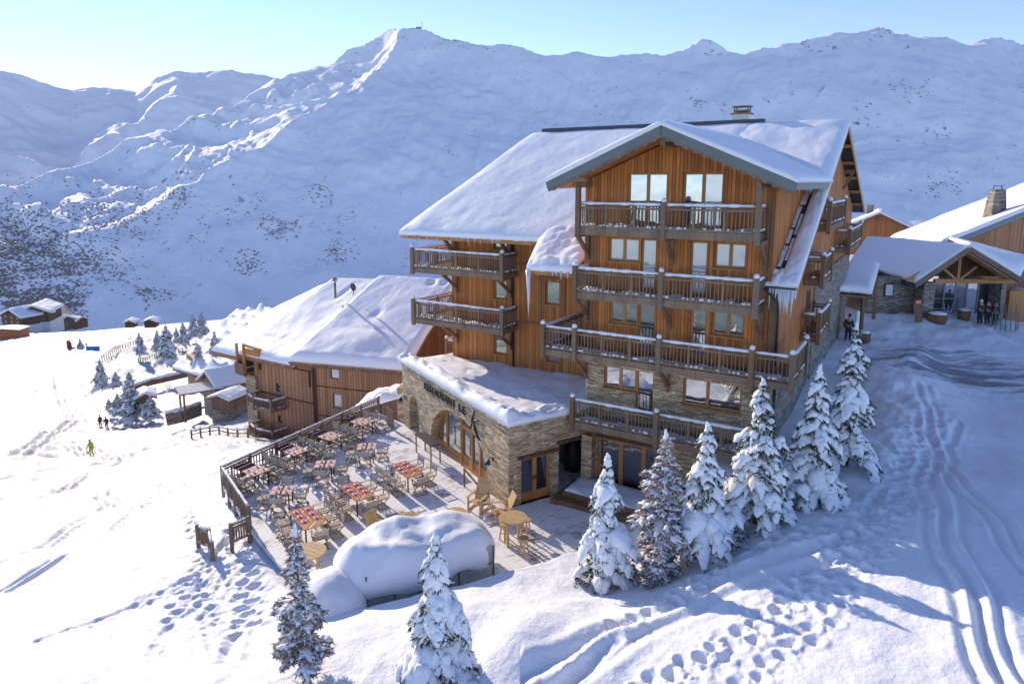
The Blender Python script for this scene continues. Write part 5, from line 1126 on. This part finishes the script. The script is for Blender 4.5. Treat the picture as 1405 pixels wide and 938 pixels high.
# adirondack style chairs
def garden_chair(label, x, y, rz, rock):
    t_ = empty('slatted_armchair', (x, y, 0), rz, label, 'chair', 'pale slatted armchairs at the front of the terrace'); m_ = MB()
    for k in range(6): xx = -.27+k*.108; m_.beam((xx, .22, .33), (xx, .58, 1.12), .09, .022, up=(0, 1, 0))
    m_.beam((-.32, .30, .5), (.32, .30, .5), .03, .07); m_.beam((-.30, .52, .98), (.30, .52, .98), .03, .07); m_.build('backrest', 'teak', t_)
    m_ = MB()
    for k in range(6): m_.beam((-.3, -.3+k*.1, .42-k*.02), (.3, -.3+k*.1, .42-k*.02), .085, .022)
    m_.build('seat', 'teak', t_)
    m_ = MB()
    for sx in (-1, 1):
        x_ = sx*.33; m_.beam((x_, -.34, .03), (x_, -.34, .62), .09, .03); m_.beam((x_, -.36, .36), (x_, .48, .12), .03, .1); m_.beam((x_, .34, .05), (x_, .36, .62), .06, .03); m_.beam((x_, -.45, .63), (x_, .42, .63), .12, .025)
        if rock: m_.beam((x_, -.5, .05), (x_, 0, .02), .04, .05); m_.beam((x_, 0, .02), (x_, .62, .08), .04, .05)
    m_.build('frame', 'teak', t_)
for lb, (u, v), rz, rk in (('pale slatted rocking armchair with its back to the restaurant wall corner', (657, 697), R(-25), 1), ('pale slatted armchair tilted sideways beside the tall round table', (688, 712), R(-75), 1),
                       ('pale slatted armchair facing right, left of the pair behind the snowed tent', (523, 742), R(60), 0), ('pale slatted armchair seen from behind, right of the pair behind the tent', (562, 728), R(182), 0)):
    P = atz(u, v, 0); garden_chair(lb, P[0], P[1], rz, rk)
def round_table(label, u, v, h, r, leg=True):
    P = atz(u, v, 0); t_ = empty('round_table', (P[0], P[1], 0), .3, label, 'table', 'round pale wooden tables'); m_ = MB(); m_.tube([(0, 0, h-.045), (0, 0, h)], r, 32); m_.build('tabletop', 'teak', t_)
    for k in range(4): a_ = .7+k*math.pi/2; m_ = MB(); m_.box(r*.68*math.cos(a_)-.04, r*.68*math.cos(a_)+.04, r*.68*math.sin(a_)-.04, r*.68*math.sin(a_)+.04, 0, h-.046); m_.build('leg', 'teak', t_)
round_table('tall round wooden table among stools near the double door', 704, 744, 1.08, .56)
round_table('low round wooden table between the slatted chairs and the tent', 626, 717, .5, .42)
round_table('round wooden table half hidden behind the small thin fir', 425, 783, .8, .62)
for lb, (u, v) in (('round wooden stool in front of the tall round table', (719, 761)), ('round wooden stool left of the tall round table', (692, 741)), ('round wooden stool behind the tall round table', (722, 735))):
    P = atz(u, v, 0); t_ = empty('bar_stool', (P[0], P[1], 0), .2, lb, 'stool', 'stools round the tall table'); m = MB(); m.tube([(0, 0, .66), (0, 0, .71)], .19, 18); m.build('seat', 'teak', t_)
    for k in range(3): a_ = k*2.1+.4; m = MB(); m.beam((.22*math.cos(a_), .22*math.sin(a_), 0), (.11*math.cos(a_), .11*math.sin(a_), .66), .05, .05); m.build('leg', 'teak', t_)
    m = MB(); m.beam((.17, .08, .25), (-.17, .1, .25), .03, .03); m.build('stretcher', 'teak', t_)
# steps and planter by the lower glass door
P = WM(-6.0, -2.3, 0); t_ = empty('entrance_steps', (P[0], P[1], 0), -TH, 'low snow covered timber steps in front of the lower glass door', 'steps')
m = MB(); m.box(-2.2, 2.4, .4, 2.25, -.2, .42); m.build('landing', 'brown_timber', t_); m = MB(); m.box(-2.5, -2.2, -.2, 2.2, -.2, .22); m.box(-2.2, 2.4, -.1, .4, -.2, .22); m.build('step', 'brown_timber', t_)
pillow([(-2.15, .45, .42), (2.35, .45, .42), (2.35, 2.2, .42), (-2.15, 2.2, .42)], .12, 24, 14, .3, .4, 1.5, .3, 90, 'snow', t_)
P = WM(-9.3, 1.3, 0); t_ = empty('covered_barbecue', (P[0], P[1], 0), 0, 'black covered barbecue standing in the dark passage under the balcony', 'barbecue')
m = MB(); m.tube([(0, 0, 0), (0, 0, .5), (0, 0, 1.0), (0, 0, 1.45), (0, 0, 1.6)], [.42, .44, .42, .30, .08], 12); m.build('cover', 'black', t_); m = MB(); m.tube([(.5, -.1, 0), (.5, -.1, 1.15)], .025, 6); m.build('handle', 'zinc', t_)
# snow buried garden tent
A_ = atz(452, 850, .1); B2 = atz(688, 790, 0); dxy = B2-A_; L_t = math.hypot(dxy[0], dxy[1]); tz = math.atan2(dxy[1], dxy[0])
tn = empty('snowed_tent', (A_[0], A_[1], 0), tz, 'clear walled garden tent buried under a huge smooth dome of snow', 'tent')
def dome(L0, L1, W0, W1, z0, H_, nu, nv, e1, e2, lump, seed, name, mat, parent, rag=.25):
    n, mm = nu, nv; U = np.linspace(0, 1, n); V = np.linspace(0, math.pi, mm); vs = []; fs = []
    for i, u in enumerate(U):
        s_ = max(1e-3, 1-abs(2*u-1)**e1)**(1/e1); x = L0+(L1-L0)*u
        for j, v in enumerate(V):
            cy = math.copysign(abs(math.cos(v))**(2/e2), math.cos(v)); cz_ = abs(math.sin(v))**(2/e2)
            y = (W0+W1)/2-(W1-W0)/2*cy*s_**.8
            hh = H_*s_*(1+lump*float(fbm(np.array([x*.8]), np.array([y*.9]), 3, seed)[0]))
            lower = rag*float(vnoise(np.array([x*1.1+3]), np.array([y*.3]), seed+5)[0]) if abs(math.cos(v)) > .999 else 0
            vs.append((x, y, z0+hh*cz_-lower))
    for i in range(n-1):
        for j in range(mm-1): a = i*mm+j; fs.append((a, a+mm, a+mm+1, a+1))
        fs.append((i*mm, i*mm+mm-1, (i+1)*mm+mm-1, (i+1)*mm))
    fs += [tuple(range(mm))[::-1], tuple((n-1)*mm+k for k in range(mm))]; m_ = MB(); m_.add(vs, fs, True); return m_.build(name, mat, parent)
dome(.45, L_t+.12, -.2, 2.8, .72, 1.3, 60, 34, 2.7, 2.4, .27, 7, 'snow_cap', 'snow', tn, .35)
dome(-1.0, 1.3, -.9, 2.2, -.15, 1.35, 26, 20, 2.4, 2.2, .2, 17, 'snow_cap', 'snow', tn, 0)
m = MB(); m.box(1.2, L_t-.25, .12, .15, -.1, 1.15); m.box(L_t-.28, L_t-.25, .15, 2.6, -.1, 1.15); m.build('plastic_wall', 'clear_plastic', tn)
m = MB()
for x in (1.25, 2.2, 3.1, 4.5, L_t-.26): m.tube([(x, .10, -.1), (x, .10, 1.2)], .03, 6)
m.tube([(1.25, .1, .55), (L_t-.26, .1, .55)], .02, 6); m.tube([(L_t-.26, 1.3, -.1), (L_t-.26, 1.3, 1.2)], .03, 6); m.build('frame', 'zinc', tn)
m = MB(); m.box(.35, L_t-.4, 1.2, 1.25, 0, 1.1); m.build('inner_screen', 'black', tn)
P = atz(494, 748, 0); m = MB(); m.tube([(0, 0, 0), (0, 0, .35), (0, 0, .45)], [.09, .08, .02], 10); o = m.build('garden_bollard', 'dark_metal'); o.location = (P[0], P[1], 0); tag(o, 'small dark bollard light standing on the deck left of the tent', 'bollard')

# ================================================================== TREES
def fir(name, label, loc, h, r, seed, laden=1., dry=False, dens=.86, group=None, detail=1., lean=(0, 0), bare=.10):
    rr = random.Random(seed); root = empty(name, loc, rr.uniform(0, 6.28), label, 'fir tree', group)
    tm = MB(); tx = lambda t_: (lean[0]*t_*h+.03*math.sin(t_*9), lean[1]*t_*h, t_*h)
    tm.tube([tx(k/8) for k in range(9)], [max(.012, .034*h*(1-k/8)**.9*.55) for k in range(9)], 8); tm.build('trunk', 'trunk', root)
    sn_, nd = MB(), MB(); nw = int((13+h*2.2)*dens)
    def needle(p, d, ln):
        q = Vector((rr.gauss(0, 1), rr.gauss(0, 1), rr.gauss(0, .6))).normalized(); a = (d+q*.75).normalized()*ln; w_ = a.cross(Vector((rr.gauss(0, 1), rr.gauss(0, 1), 1))).normalized()*ln*.17
        nd.add([p-w_, p+w_, p+a+w_*.3, p+a-w_*.3], [(0, 1, 2, 3)])
    def branch(p0, az_, L_, th0, lv=0):
        cx, cy = math.cos(az_), math.sin(az_); n_ = max(4, int(5*detail+L_*3)); pts = []; up0 = .22 if not dry else .32; sag = (.58+.25*rr.random())*laden if not dry else .32
        bend = rr.uniform(-.3, .3)
        for k in range(n_+1):
            s_ = k/n_; b_ = bend*s_*s_; x = L_*s_*(1-.10*s_)
            pts.append(Vector((p0[0]+x*(cx-cy*b_), p0[1]+x*(cy+cx*b_), p0[2]+L_*(up0*s_-sag*s_*s_))))
        wd = (.135*L_+.06)*(.7+.65*rr.random())*min(laden, 1.3)*(.62 if dry else 1)
        if rr.random() < (.88 if not dry else .72):
            s0 = rr.choice((0, 0, 1)); P_ = pts[s0:]; m_ = len(P_); ns = 7; vs = []
            for k, p in enumerate(P_):
                s_ = k/(m_-1); d = (P_[min(k+1, m_-1)]-P_[max(k-1, 0)]).normalized(); sd_ = d.cross(Vector((0, 0, 1))); sd_ = sd_.normalized() if sd_.length > 1e-3 else Vector((1, 0, 0)); upv = sd_.cross(d).normalized()
                pr = (.35+.9*math.sin(min(1, s_*1.05+.12)*math.pi*.92)**.8)*(1 if s_ < .97 else .45); w_ = wd*pr*rr.uniform(.75, 1.25); hh = w_*rr.uniform(.62, .95)
                for j in range(ns):
                    t_ = 2*math.pi*j/ns; yy = math.sin(t_); yy = yy*(1.0 if yy > 0 else .38)
                    vs.append(p+sd_*w_*math.cos(t_)*rr.uniform(.88, 1.12)+Vector((0, 0, 1))*(hh*yy*rr.uniform(.85, 1.15)+.02)+upv*.0)
            o_ = len(sn_.v); fs = [(i*ns+j, i*ns+(j+1) % ns, (i+1)*ns+(j+1) % ns, (i+1)*ns+j) for i in range(m_-1) for j in range(ns)]
            sn_.add(vs, fs, True); sn_.f += [tuple(o_+j for j in range(ns))[::-1], tuple(o_+(m_-1)*ns+j for j in range(ns))]; sn_.sm += [True, True]
        nd.tube(pts, [max(.004, .012*(1-k/n_)*L_+.004) for k in range(n_+1)], 4, cap=False)
        for k in range(int((26+50*L_)*detail*(1.0 if not dry else 1.1))):
            s_ = rr.random()**.8; i = min(n_-1, int(s_*n_)); p = pts[i].lerp(pts[i+1], s_*n_-i); d = (pts[i+1]-pts[i]).normalized(); sd_ = Vector((-d.y, d.x, 0)); off = sd_*rr.uniform(-1.15, 1.15)*wd*(1-.5*s_)+Vector((0, 0, -rr.random()*wd*.45))
            needle(p+off, d*.6+sd_*(.8 if off.dot(sd_) > 0 else -.8)+Vector((0, 0, -.25)), rr.uniform(.07, .15)*(1 if detail > .6 else 1.8))
        if lv == 0 and L_ > .45:
            for k in range((2 if not dry else 4)+int(L_*2.4)):
                s_ = rr.uniform(.3, .85); i = min(n_-1, int(s_*n_)); branch(pts[i], az_+rr.choice((-1, 1))*rr.uniform(.55, 1.0), L_*(.50-.28*s_)*rr.uniform(.8, 1.2), th0, 1)
    for w_i in range(nw):
        t_ = bare+(1-bare)*((w_i+rr.random()*.5)/nw)**.95
        if t_ > .97: continue
        prof = (1-t_)**.78*(.80+.20*math.sin(t_*19+seed))*1.22; nb = rr.choice((4, 5, 5, 6)) if t_ < .85 else 3; a0 = rr.uniform(0, 6.28)
        for k in range(nb):
            L_ = max(.10, r*prof*rr.uniform(.65, 1.2)); branch(Vector(tx(t_))+Vector((0, 0, rr.uniform(-.06, .06))), a0+k*6.283/nb+rr.uniform(-.35, .35), L_, 1)
    for k in range(5): c = tx(.955+.012*k); sn_.blob((c[0]+rr.uniform(-.02, .02), c[1]+rr.uniform(-.02, .02), c[2]), ((.10-.014*k)*laden, (.10-.014*k)*laden, .085), 8, 5)
    fz = MB(); keep = MB(); pr_ = .42 if dry else .2
    for f in nd.f:
        t2 = fz if (len(f) == 4 and rr.random() < pr_) else keep
        t2.add([nd.v[i] for i in f], [(0, 1, 2, 3)][:1] if len(f) == 4 else [tuple(range(len(f)))])
    keep.build('needles', 'needles_dry' if dry else 'needles', root, recalc=False); fz.build('frost', 'snow_fluffy', root, recalc=False); sn_.build('snow', 'snow_fluffy', root, recalc=False)
    return root
def tree_px(name, label, ub, vb, vt, Y, r, seed, **k):
    P = atY(ub, vb, Y); g_ = ground(P[0], P[1]); T = atY(ub, vt, Y); return fir(name, label, (P[0], P[1], g_-.05), T[2]-g_+.05, r, seed, **k)
G1 = 'snow laden firs along the bank in front of the chalet'
tree_px('fir_tree', 'snow plastered young fir in front of the buried tent, needles showing', 602, 935, 733, 15.8, 1.2, 11, laden=1.3, group=G1)
tree_px('fir_tree', 'thin sparse brownish fir at the left in front of the terrace tables', 416, 922, 722, 16.2, .85, 12, laden=.8, dry=True, dens=1.0, group=G1)
tree_px('fir_tree', 'plump snow laden fir at the left end of the row below the balconies', 830, 805, 625, 20.6, 1.25, 13, laden=1.3, group=G1)
tree_px('fir_tree', 'sparse reddish twigged fir second in the row below the balconies', 906, 788, 592, 20.9, 1.35, 14, laden=.85, dry=True, dens=1.15, group=G1)
tree_px('fir_tree', 'full snow laden fir third in the row, just right of the reddish one', 962, 768, 582, 20.7, 1.55, 15, laden=1.1, group=G1)
tree_px('fir_tree', 'tallest snow laden fir of the row standing before the stone corner of the chalet', 1035, 735, 522, 21.2, 1.7, 16, laden=1.05, group=G1)
tree_px('fir_tree', 'snow laden fir directly right of the tallest one with a knobbly top', 1112, 690, 503, 22.0, 1.35, 17, laden=1.1, group=G1)
tree_px('fir_tree', 'slender snow laden fir farthest right of the row beside the road', 1160, 640, 445, 24.0, 1.35, 18, laden=.95, group=G1)
# low snowy twigs between the trees
for i, (u, v, Y, hh, rr2) in enumerate(((905, 790, 20.0, 1.3, .9), (1000, 760, 20.6, 1.2, .9), (868, 795, 20.3, .7, .5))):
    P = atY(u, v, Y); fir('snowy_shrub', ['low bushy shrub smothered in snow at the foot of the reddish fir', 'low snow smothered shrub between the third fir and the tallest fir', 'tiny snowy shrub just right of the plump fir'][i], (P[0], P[1], ground(P[0], P[1])-.1), hh, rr2, 30+i, laden=.8, dry=True, dens=.45, bare=.05)['category'] = 'shrub'
# trees of the valley: three prototypes copied
protos = []
VT = [(140, 532, 490, 118, 0, 'first snowy fir at the left of the garden cluster, above two skiers'), (113, 502, 463, 190, 1, 'small dark fir beside the red padded poles'), (121, 496, 469, 195, 2, 'smallest fir just right of the one by the red poles'),
      (193, 486, 455, 175, 1, 'lone fir on the white slope casting a blue shadow'), (217, 482, 452, 180, 2, 'slim fir between the lone fir and the big dark one'), (231, 498, 443, 150, 0, 'big dark fir left of the lumpy lodge roof'),
      (253, 472, 440, 185, 1, 'fir behind the lodge roof edge, left of the tallest pair'), (266, 462, 428, 200, 0, 'left one of the tallest pair of firs behind the lodge'), (278, 460, 426, 205, 2, 'right one of the tallest pair of firs behind the lodge'), (243, 470, 448, 190, 2, 'thin fir in the gap before the lodge roof'),
      (273, 506, 467, 108, 1, 'fir standing in front of the lumpy lodge roof'), (296, 488, 452, 104, 2, 'narrow fir against the lodge roof near the curved house'),
      (163, 568, 538, 98, 2, 'snowy bush-like fir at the left front of the garden cluster'), (185, 575, 523, 96, 0, 'broad snowy fir in the middle of the garden cluster'), (208, 572, 540, 94, 1, 'snowy fir at the right front of the garden cluster'), (160, 530, 508, 112, 2, 'small fir behind the garden cluster on the left'), (178, 527, 508, 110, 1, 'round topped fir at the back of the garden cluster'), (150, 560, 545, 101, 1, 'low fir at the left edge of the garden cluster'), (176, 550, 522, 104, 0, 'fir at the heart of the garden cluster')]
for i, (u, vb, vt, Y, k, lb) in enumerate(VT):
    P = atY(u, vb, Y); T = atY(u, vt, Y); H_ = T[2]-P[2]; gz_ = ground(P[0], P[1])
    if len(protos) < 3:
        kk = len(protos); pr = fir('valley_fir', '', (0, 0, 0), 6.0, 1.75, 50+kk, laden=1.0, detail=.35, dens=1.0); protos.append(pr); PK[pr] = kids(pr); pr['used'] = 0
    pr = protos[min(k, len(protos)-1)] if len(protos) == 3 else protos[-1]
    if pr['used'] == 0: o = pr; pr['used'] = 1
    else:
        o = pr.copy(); COL.objects.link(o)
        for ch_ in PK[pr]: d = ch_.copy(); COL.objects.link(d); d.parent = o
    o.location = (P[0], P[1], P[2]-.2); s_ = H_/6.0; w_ = 1.7 if i >= 12 else 1.15; o.scale = (s_*w_, s_*w_, s_); o.rotation_euler = (0, 0, i*1.7); o['label'] = lb; o['group'] = 'firs in the valley garden and slope'; o['gz'] = round(gz_-float(P[2]), 2)
for pr in protos: del pr['used']

# ================================================================== SMALL THINGS IN THE VALLEY AND ON THE RIGHT
def person(label, loc, rz, jacket, trousers, hat, pose='stand', group=None, h=1.75, skis=False):
    r = empty('person', loc, rz, label, 'person', group); s_ = h/1.75; lean = .12 if pose == 'ski' else 0; bk_ = .28 if pose == 'ski' else 0
    V = [(0, 0, .92), (0, lean*.6, 1.15), (0, lean, 1.38), (0, lean+.02, 1.50), (0, lean+.04, 1.60), (0, lean+.05, 1.72)]; E_ = [(0, 1), (1, 2), (2, 3), (3, 4), (4, 5)]; Rd = [.15, .15, .17, .065, .095, .075]
    for sx in (-1, 1):
        b_ = len(V); V += [(sx*.1, 0, .88), (sx*.12, bk_*.5+.03, .48), (sx*.13, -.03-bk_*.2, .09), (sx*.14, .12-bk_*.2, .04)]; Rd += [.11, .075, .05, .045]; E_ += [(0, b_), (b_, b_+1), (b_+1, b_+2), (b_+2, b_+3)]
        b_ = len(V); fw_ = .25 if pose == 'ski' else .05; V += [(sx*.20, lean, 1.38), (sx*.27, lean-.02, 1.12), (sx*.27, lean+fw_, .90), (sx*.27, lean+fw_+.04, .80)]; Rd += [.07, .052, .042, .035]; E_ += [(2, b_), (b_, b_+1), (b_+1, b_+2), (b_+2, b_+3)]
    def skin(name, vid, grow, mat):
        me = bpy.data.meshes.new(name); mp = {v: i for i, v in enumerate(vid)}; me.from_pydata([tuple(c*s_ for c in V[v]) for v in vid], [(mp[a], mp[b]) for a, b in E_ if a in mp and b in mp], [])
        o = bpy.data.objects.new(name, me); COL.objects.link(o); o.parent = r; md = o.modifiers.new('skin', 'SKIN'); me.skin_vertices.new() if not me.skin_vertices else None
        for v, i in mp.items(): q_ = (Rd[v]+grow)*s_; me.skin_vertices[0].data[i].radius = (q_, q_)
        me.skin_vertices[0].data[0].use_root = True; sb = o.modifiers.new('sub', 'SUBSURF'); sb.levels = 1; sb.render_levels = 2
        dg = bpy.context.evaluated_depsgraph_get(); dg.update(); me2 = bpy.data.meshes.new_from_object(o.evaluated_get(dg)); o.modifiers.clear(); o.data = me2; me2.materials.clear(); me2.materials.append(MATS[mat])
        for pl in me2.polygons: pl.use_smooth = True
        return o
    skin('body', list(range(len(V))), 0, 'skin'); skin('jacket', [0, 1, 2, 10, 11, 12, 18, 19, 20], .022, jacket)
    skin('trousers', [0, 6, 7, 8, 14, 15, 16], .018, trousers)
    m_ = MB(); m_.blob((0, (lean+.045)*s_, 1.70*s_), (.115*s_, .12*s_, .10*s_), 10, 7, .02); m_.build('helmet' if skis else 'hat', hat, r)
    if skis:
        for sx in (-1, 1): m_ = MB(); m_.box(sx*.14-.04, sx*.14+.04, -.75, .85, .0, .025); m_.build('ski', 'black', r); m_ = MB(); m_.tube([(sx*.3, lean+.3, .85), (sx*.42, -.1, .0)], .012, 5); m_.build('ski_pole', 'zinc', r)
    return r
for lb, u, v, Y, jk, tr_, ht, sk, pz in (('skier in a lime jacket and yellow trousers gliding alone on the open slope', 124, 604, 88, 'jacket_lime', 'jacket_lime', 'black', True, 'ski'),
        ('dark clad skier standing left of another on the slope below the garden trees', 136, 566, 124, 'jacket_dark', 'trousers_dark', 'black', True, 'stand'), ('dark clad skier bending, right one of the pair below the garden trees', 145, 568, 122, 'jacket_dark', 'trousers_dark', 'black', True, 'ski')):
    P = gp(u, v); person(lb, (P[0], P[1], ground(P[0], P[1])), R(60), jk, tr_, ht, pz, 'people out in the snow', skis=sk)
for lb, u, v, jk in (('person in dark clothes with a pale hood left of the group by the glazed entrance', 1345, 434, 'jacket_red'), ('person in a black coat in the middle of the group at the entrance', 1355, 434, 'jacket_dark'), ('person in a black coat at the right of the group at the entrance', 1365, 436, 'jacket_dark')):
    P = atY(u, v, 46.5); person(lb, (P[0], P[1], ground(P[0], P[1])), R(10), jk, 'trousers_dark', 'white_render' if u == 1345 else 'black', 'stand', 'people out in the snow')
P = atY(1165, 440, 42.5); person('person in a black coat standing under the small entrance canopy', (P[0], P[1], 3.95), R(180), 'jacket_dark', 'trousers_dark', 'black', 'stand', 'people out in the snow')
for i, (u, v) in enumerate(((94, 478), (97, 480), (102, 487), (110, 500))):
    P = atY(u, v, 190 if i < 3 else 185); m = MB(); m.tube([(0, 0, -.5), (0, 0, 2.6)], .42, 10); m.tube([(0, 0, 2.6), (0, 0, 8.0 if i < 3 else 3.0)], .08, 6)
    r = empty('padded_pole', P, 0, ['leftmost red padded pylon foot of the ski lift', 'second red padded pylon foot, close behind the leftmost', 'taller red padded pylon foot left of the small dark fir', 'red padded post hidden at the foot of the small dark fir'][i], 'lift pole', 'red padded lift poles')
    m = MB(); m.tube([(0, 0, -.5), (0, 0, 2.4)], .42, 10); m.build('pad', 'red_paint', r); m = MB(); m.tube([(0, 0, 2.4), (0, 0, 7.5 if i < 3 else 3.0)], .07, 6); m.build('pole', 'zinc', r)
P = atY(129, 495, 185); r = empty('blue_banner', P, R(5), 'sky blue banner on posts above a blue mat right of the red poles', 'banner'); m = MB(); m.box(-1.7, 1.7, 0, .08, 2.3, 4.2); m.build('banner', 'blue_cloth', r); m = MB(); m.box(-1.5, 1.5, 0, .08, -.2, .8); m.build('mat', 'trousers_dark', r)
for x in (-1.75, 1.75): m = MB(); m.tube([(x, .04, -.5), (x, .04, 4.3)], .08, 6); m.build('post', 'zinc', r)
for i, (u, v, Y) in enumerate(((1287, 433, 47.0), (1323, 430, 47.5), (1187, 436, 42.5))):
    P = atY(u, v, Y); r = empty('barrel_planter', (P[0], P[1], ground(P[0], P[1])), 0, ['snow topped wooden tub planter at the left of the glazed entrance', 'snow topped wooden tub planter in the middle of the glazed entrance', 'small wooden tub beside the canopy post'][i], 'planter', 'wooden tubs at the entrances')
    m = MB(); m.tube([(0, 0, -.1), (0, 0, .3), (0, 0, .62)], [.5, .62, .6] if i == 0 else [.35, .42, .4], 16); m.build('tub', 'brown_timber', r); m = MB(); m.blob((0, 0, .64), (.58 if i == 0 else .38, .58 if i == 0 else .38, .16), 12, 6, .05); m.build('snow', 'snow', r)
P = atY(1262, 434, 46.5); r = empty('luggage_sledge', (P[0], P[1], ground(P[0], P[1])), R(20), 'pale wooden sledge leaning upright left of the glazed entrance', 'sledge'); m = MB()
for k in range(6): m.beam((-.3+k*.12, 0, 0), (-.3+k*.12, .3, 1.15), .09, .03)
m.beam((-.35, .08, .3), (.35, .08, .3), .05, .05); m.beam((-.35, .22, .9), (.35, .22, .9), .05, .05); m.build('slats', 'brown_timber', r)
P = atY(1380, 430, 46); r = empty('ski_rack', (P[0], P[1], ground(P[0], P[1])), R(-15), 'ski rack with pale skis leaning right of the people at the entrance', 'ski rack'); m = MB(); m.beam((-.8, 0, 1.1), (.8, 0, 1.1), .06, .06); m.beam((-.8, 0, 0), (-.8, 0, 1.1), .06, .06); m.beam((.8, 0, 0), (.8, 0, 1.1), .06, .06); m.build('frame', 'zinc', r)
for k in range(5): m = MB(); m.beam((-.7+k*.3, -.5, 0), (-.6+k*.3, .1, 1.7), .07, .02); m.build('ski', 'zinc' if k % 2 else 'grey_timber', r)
P = atY(1176, 441, 41.5); m = MB(); m.tube([(0, 0, -.4), (0, 0, 2.2), (0, 0, 2.3)], [.13, .12, .03], 8); o = m.build('snowy_post', 'snow'); o.location = (P[0], P[1], ground(P[0], P[1])); tag(o, 'slim snow plastered post in front of the entrance canopy', 'post')
# summit mast and posts
P = atY(575, 40, 2150); r = empty('summit_hut', P, 0, 'tiny lift station hut and mast on the mountain summit', 'lift station'); m = MB(); m.box(-9, 6, -5, 5, -6, 5); m.build('hut', 'rock', r); m = MB(); m.tube([(9, 0, -5), (9, 0, 22)], .7, 6); m.build('mast', 'dark_metal', r)
hzm = bpy.data.materials.new('haze'); hzm.use_nodes = True; hn = hzm.node_tree; hn.nodes.remove(hn.nodes['Principled BSDF']); pv = hn.nodes.new('ShaderNodeVolumePrincipled'); hn.links.new(pv.outputs[0], hn.nodes['Material Output'].inputs['Volume'])
pv.inputs['Density'].default_value = 0.00003; pv.inputs['Color'].default_value = (.93, .95, 1, 1); pv.inputs['Anisotropy'].default_value = .2
MATS['haze'] = hzm; m = MB(); m.box(-5500, 5500, -60, 5600, -230, 1100); hb = m.build('haze', 'haze'); tag(hb, kind='stuff', label='thin pale mountain air fading the far slopes', cat='haze')

# added house, hidden behind the main roof, to throw shade on the reception
P = np.array([18.5, 60., 2.]); gable_house('added_shade_house', 'added tall timber house hidden behind the main chalet to keep sun off the reception', 'shade blocker', P, R(-8), 13, 13, 11.3, .5, .8, 'larch_boards', 3.0, .4, [(x, z, 1.2, 1.3) for x in (-4, 0, 4) for z in (4.5, 7.5)])
# steam drifting from the far hamlet
vm = bpy.data.materials.new('steam'); vm.use_nodes = True; vn = vm.node_tree; vn.nodes.remove(vn.nodes['Principled BSDF']); pv = vn.nodes.new('ShaderNodeVolumePrincipled'); vn.links.new(pv.outputs[0], vn.nodes['Material Output'].inputs['Volume'])
pv.inputs['Density'].default_value = .06; pv.inputs['Color'].default_value = (1, .98, .95, 1); MATS['steam'] = vm
m = MB(); P = atY(72, 441, 330); m.blob((P[0], P[1], P[2]+2), (11, 7, 6.5), 18, 10, .18)
o = m.build('steam', 'steam'); tag(o, kind='stuff', label='warm white steam drifting up beside the far hotels', cat='steam')
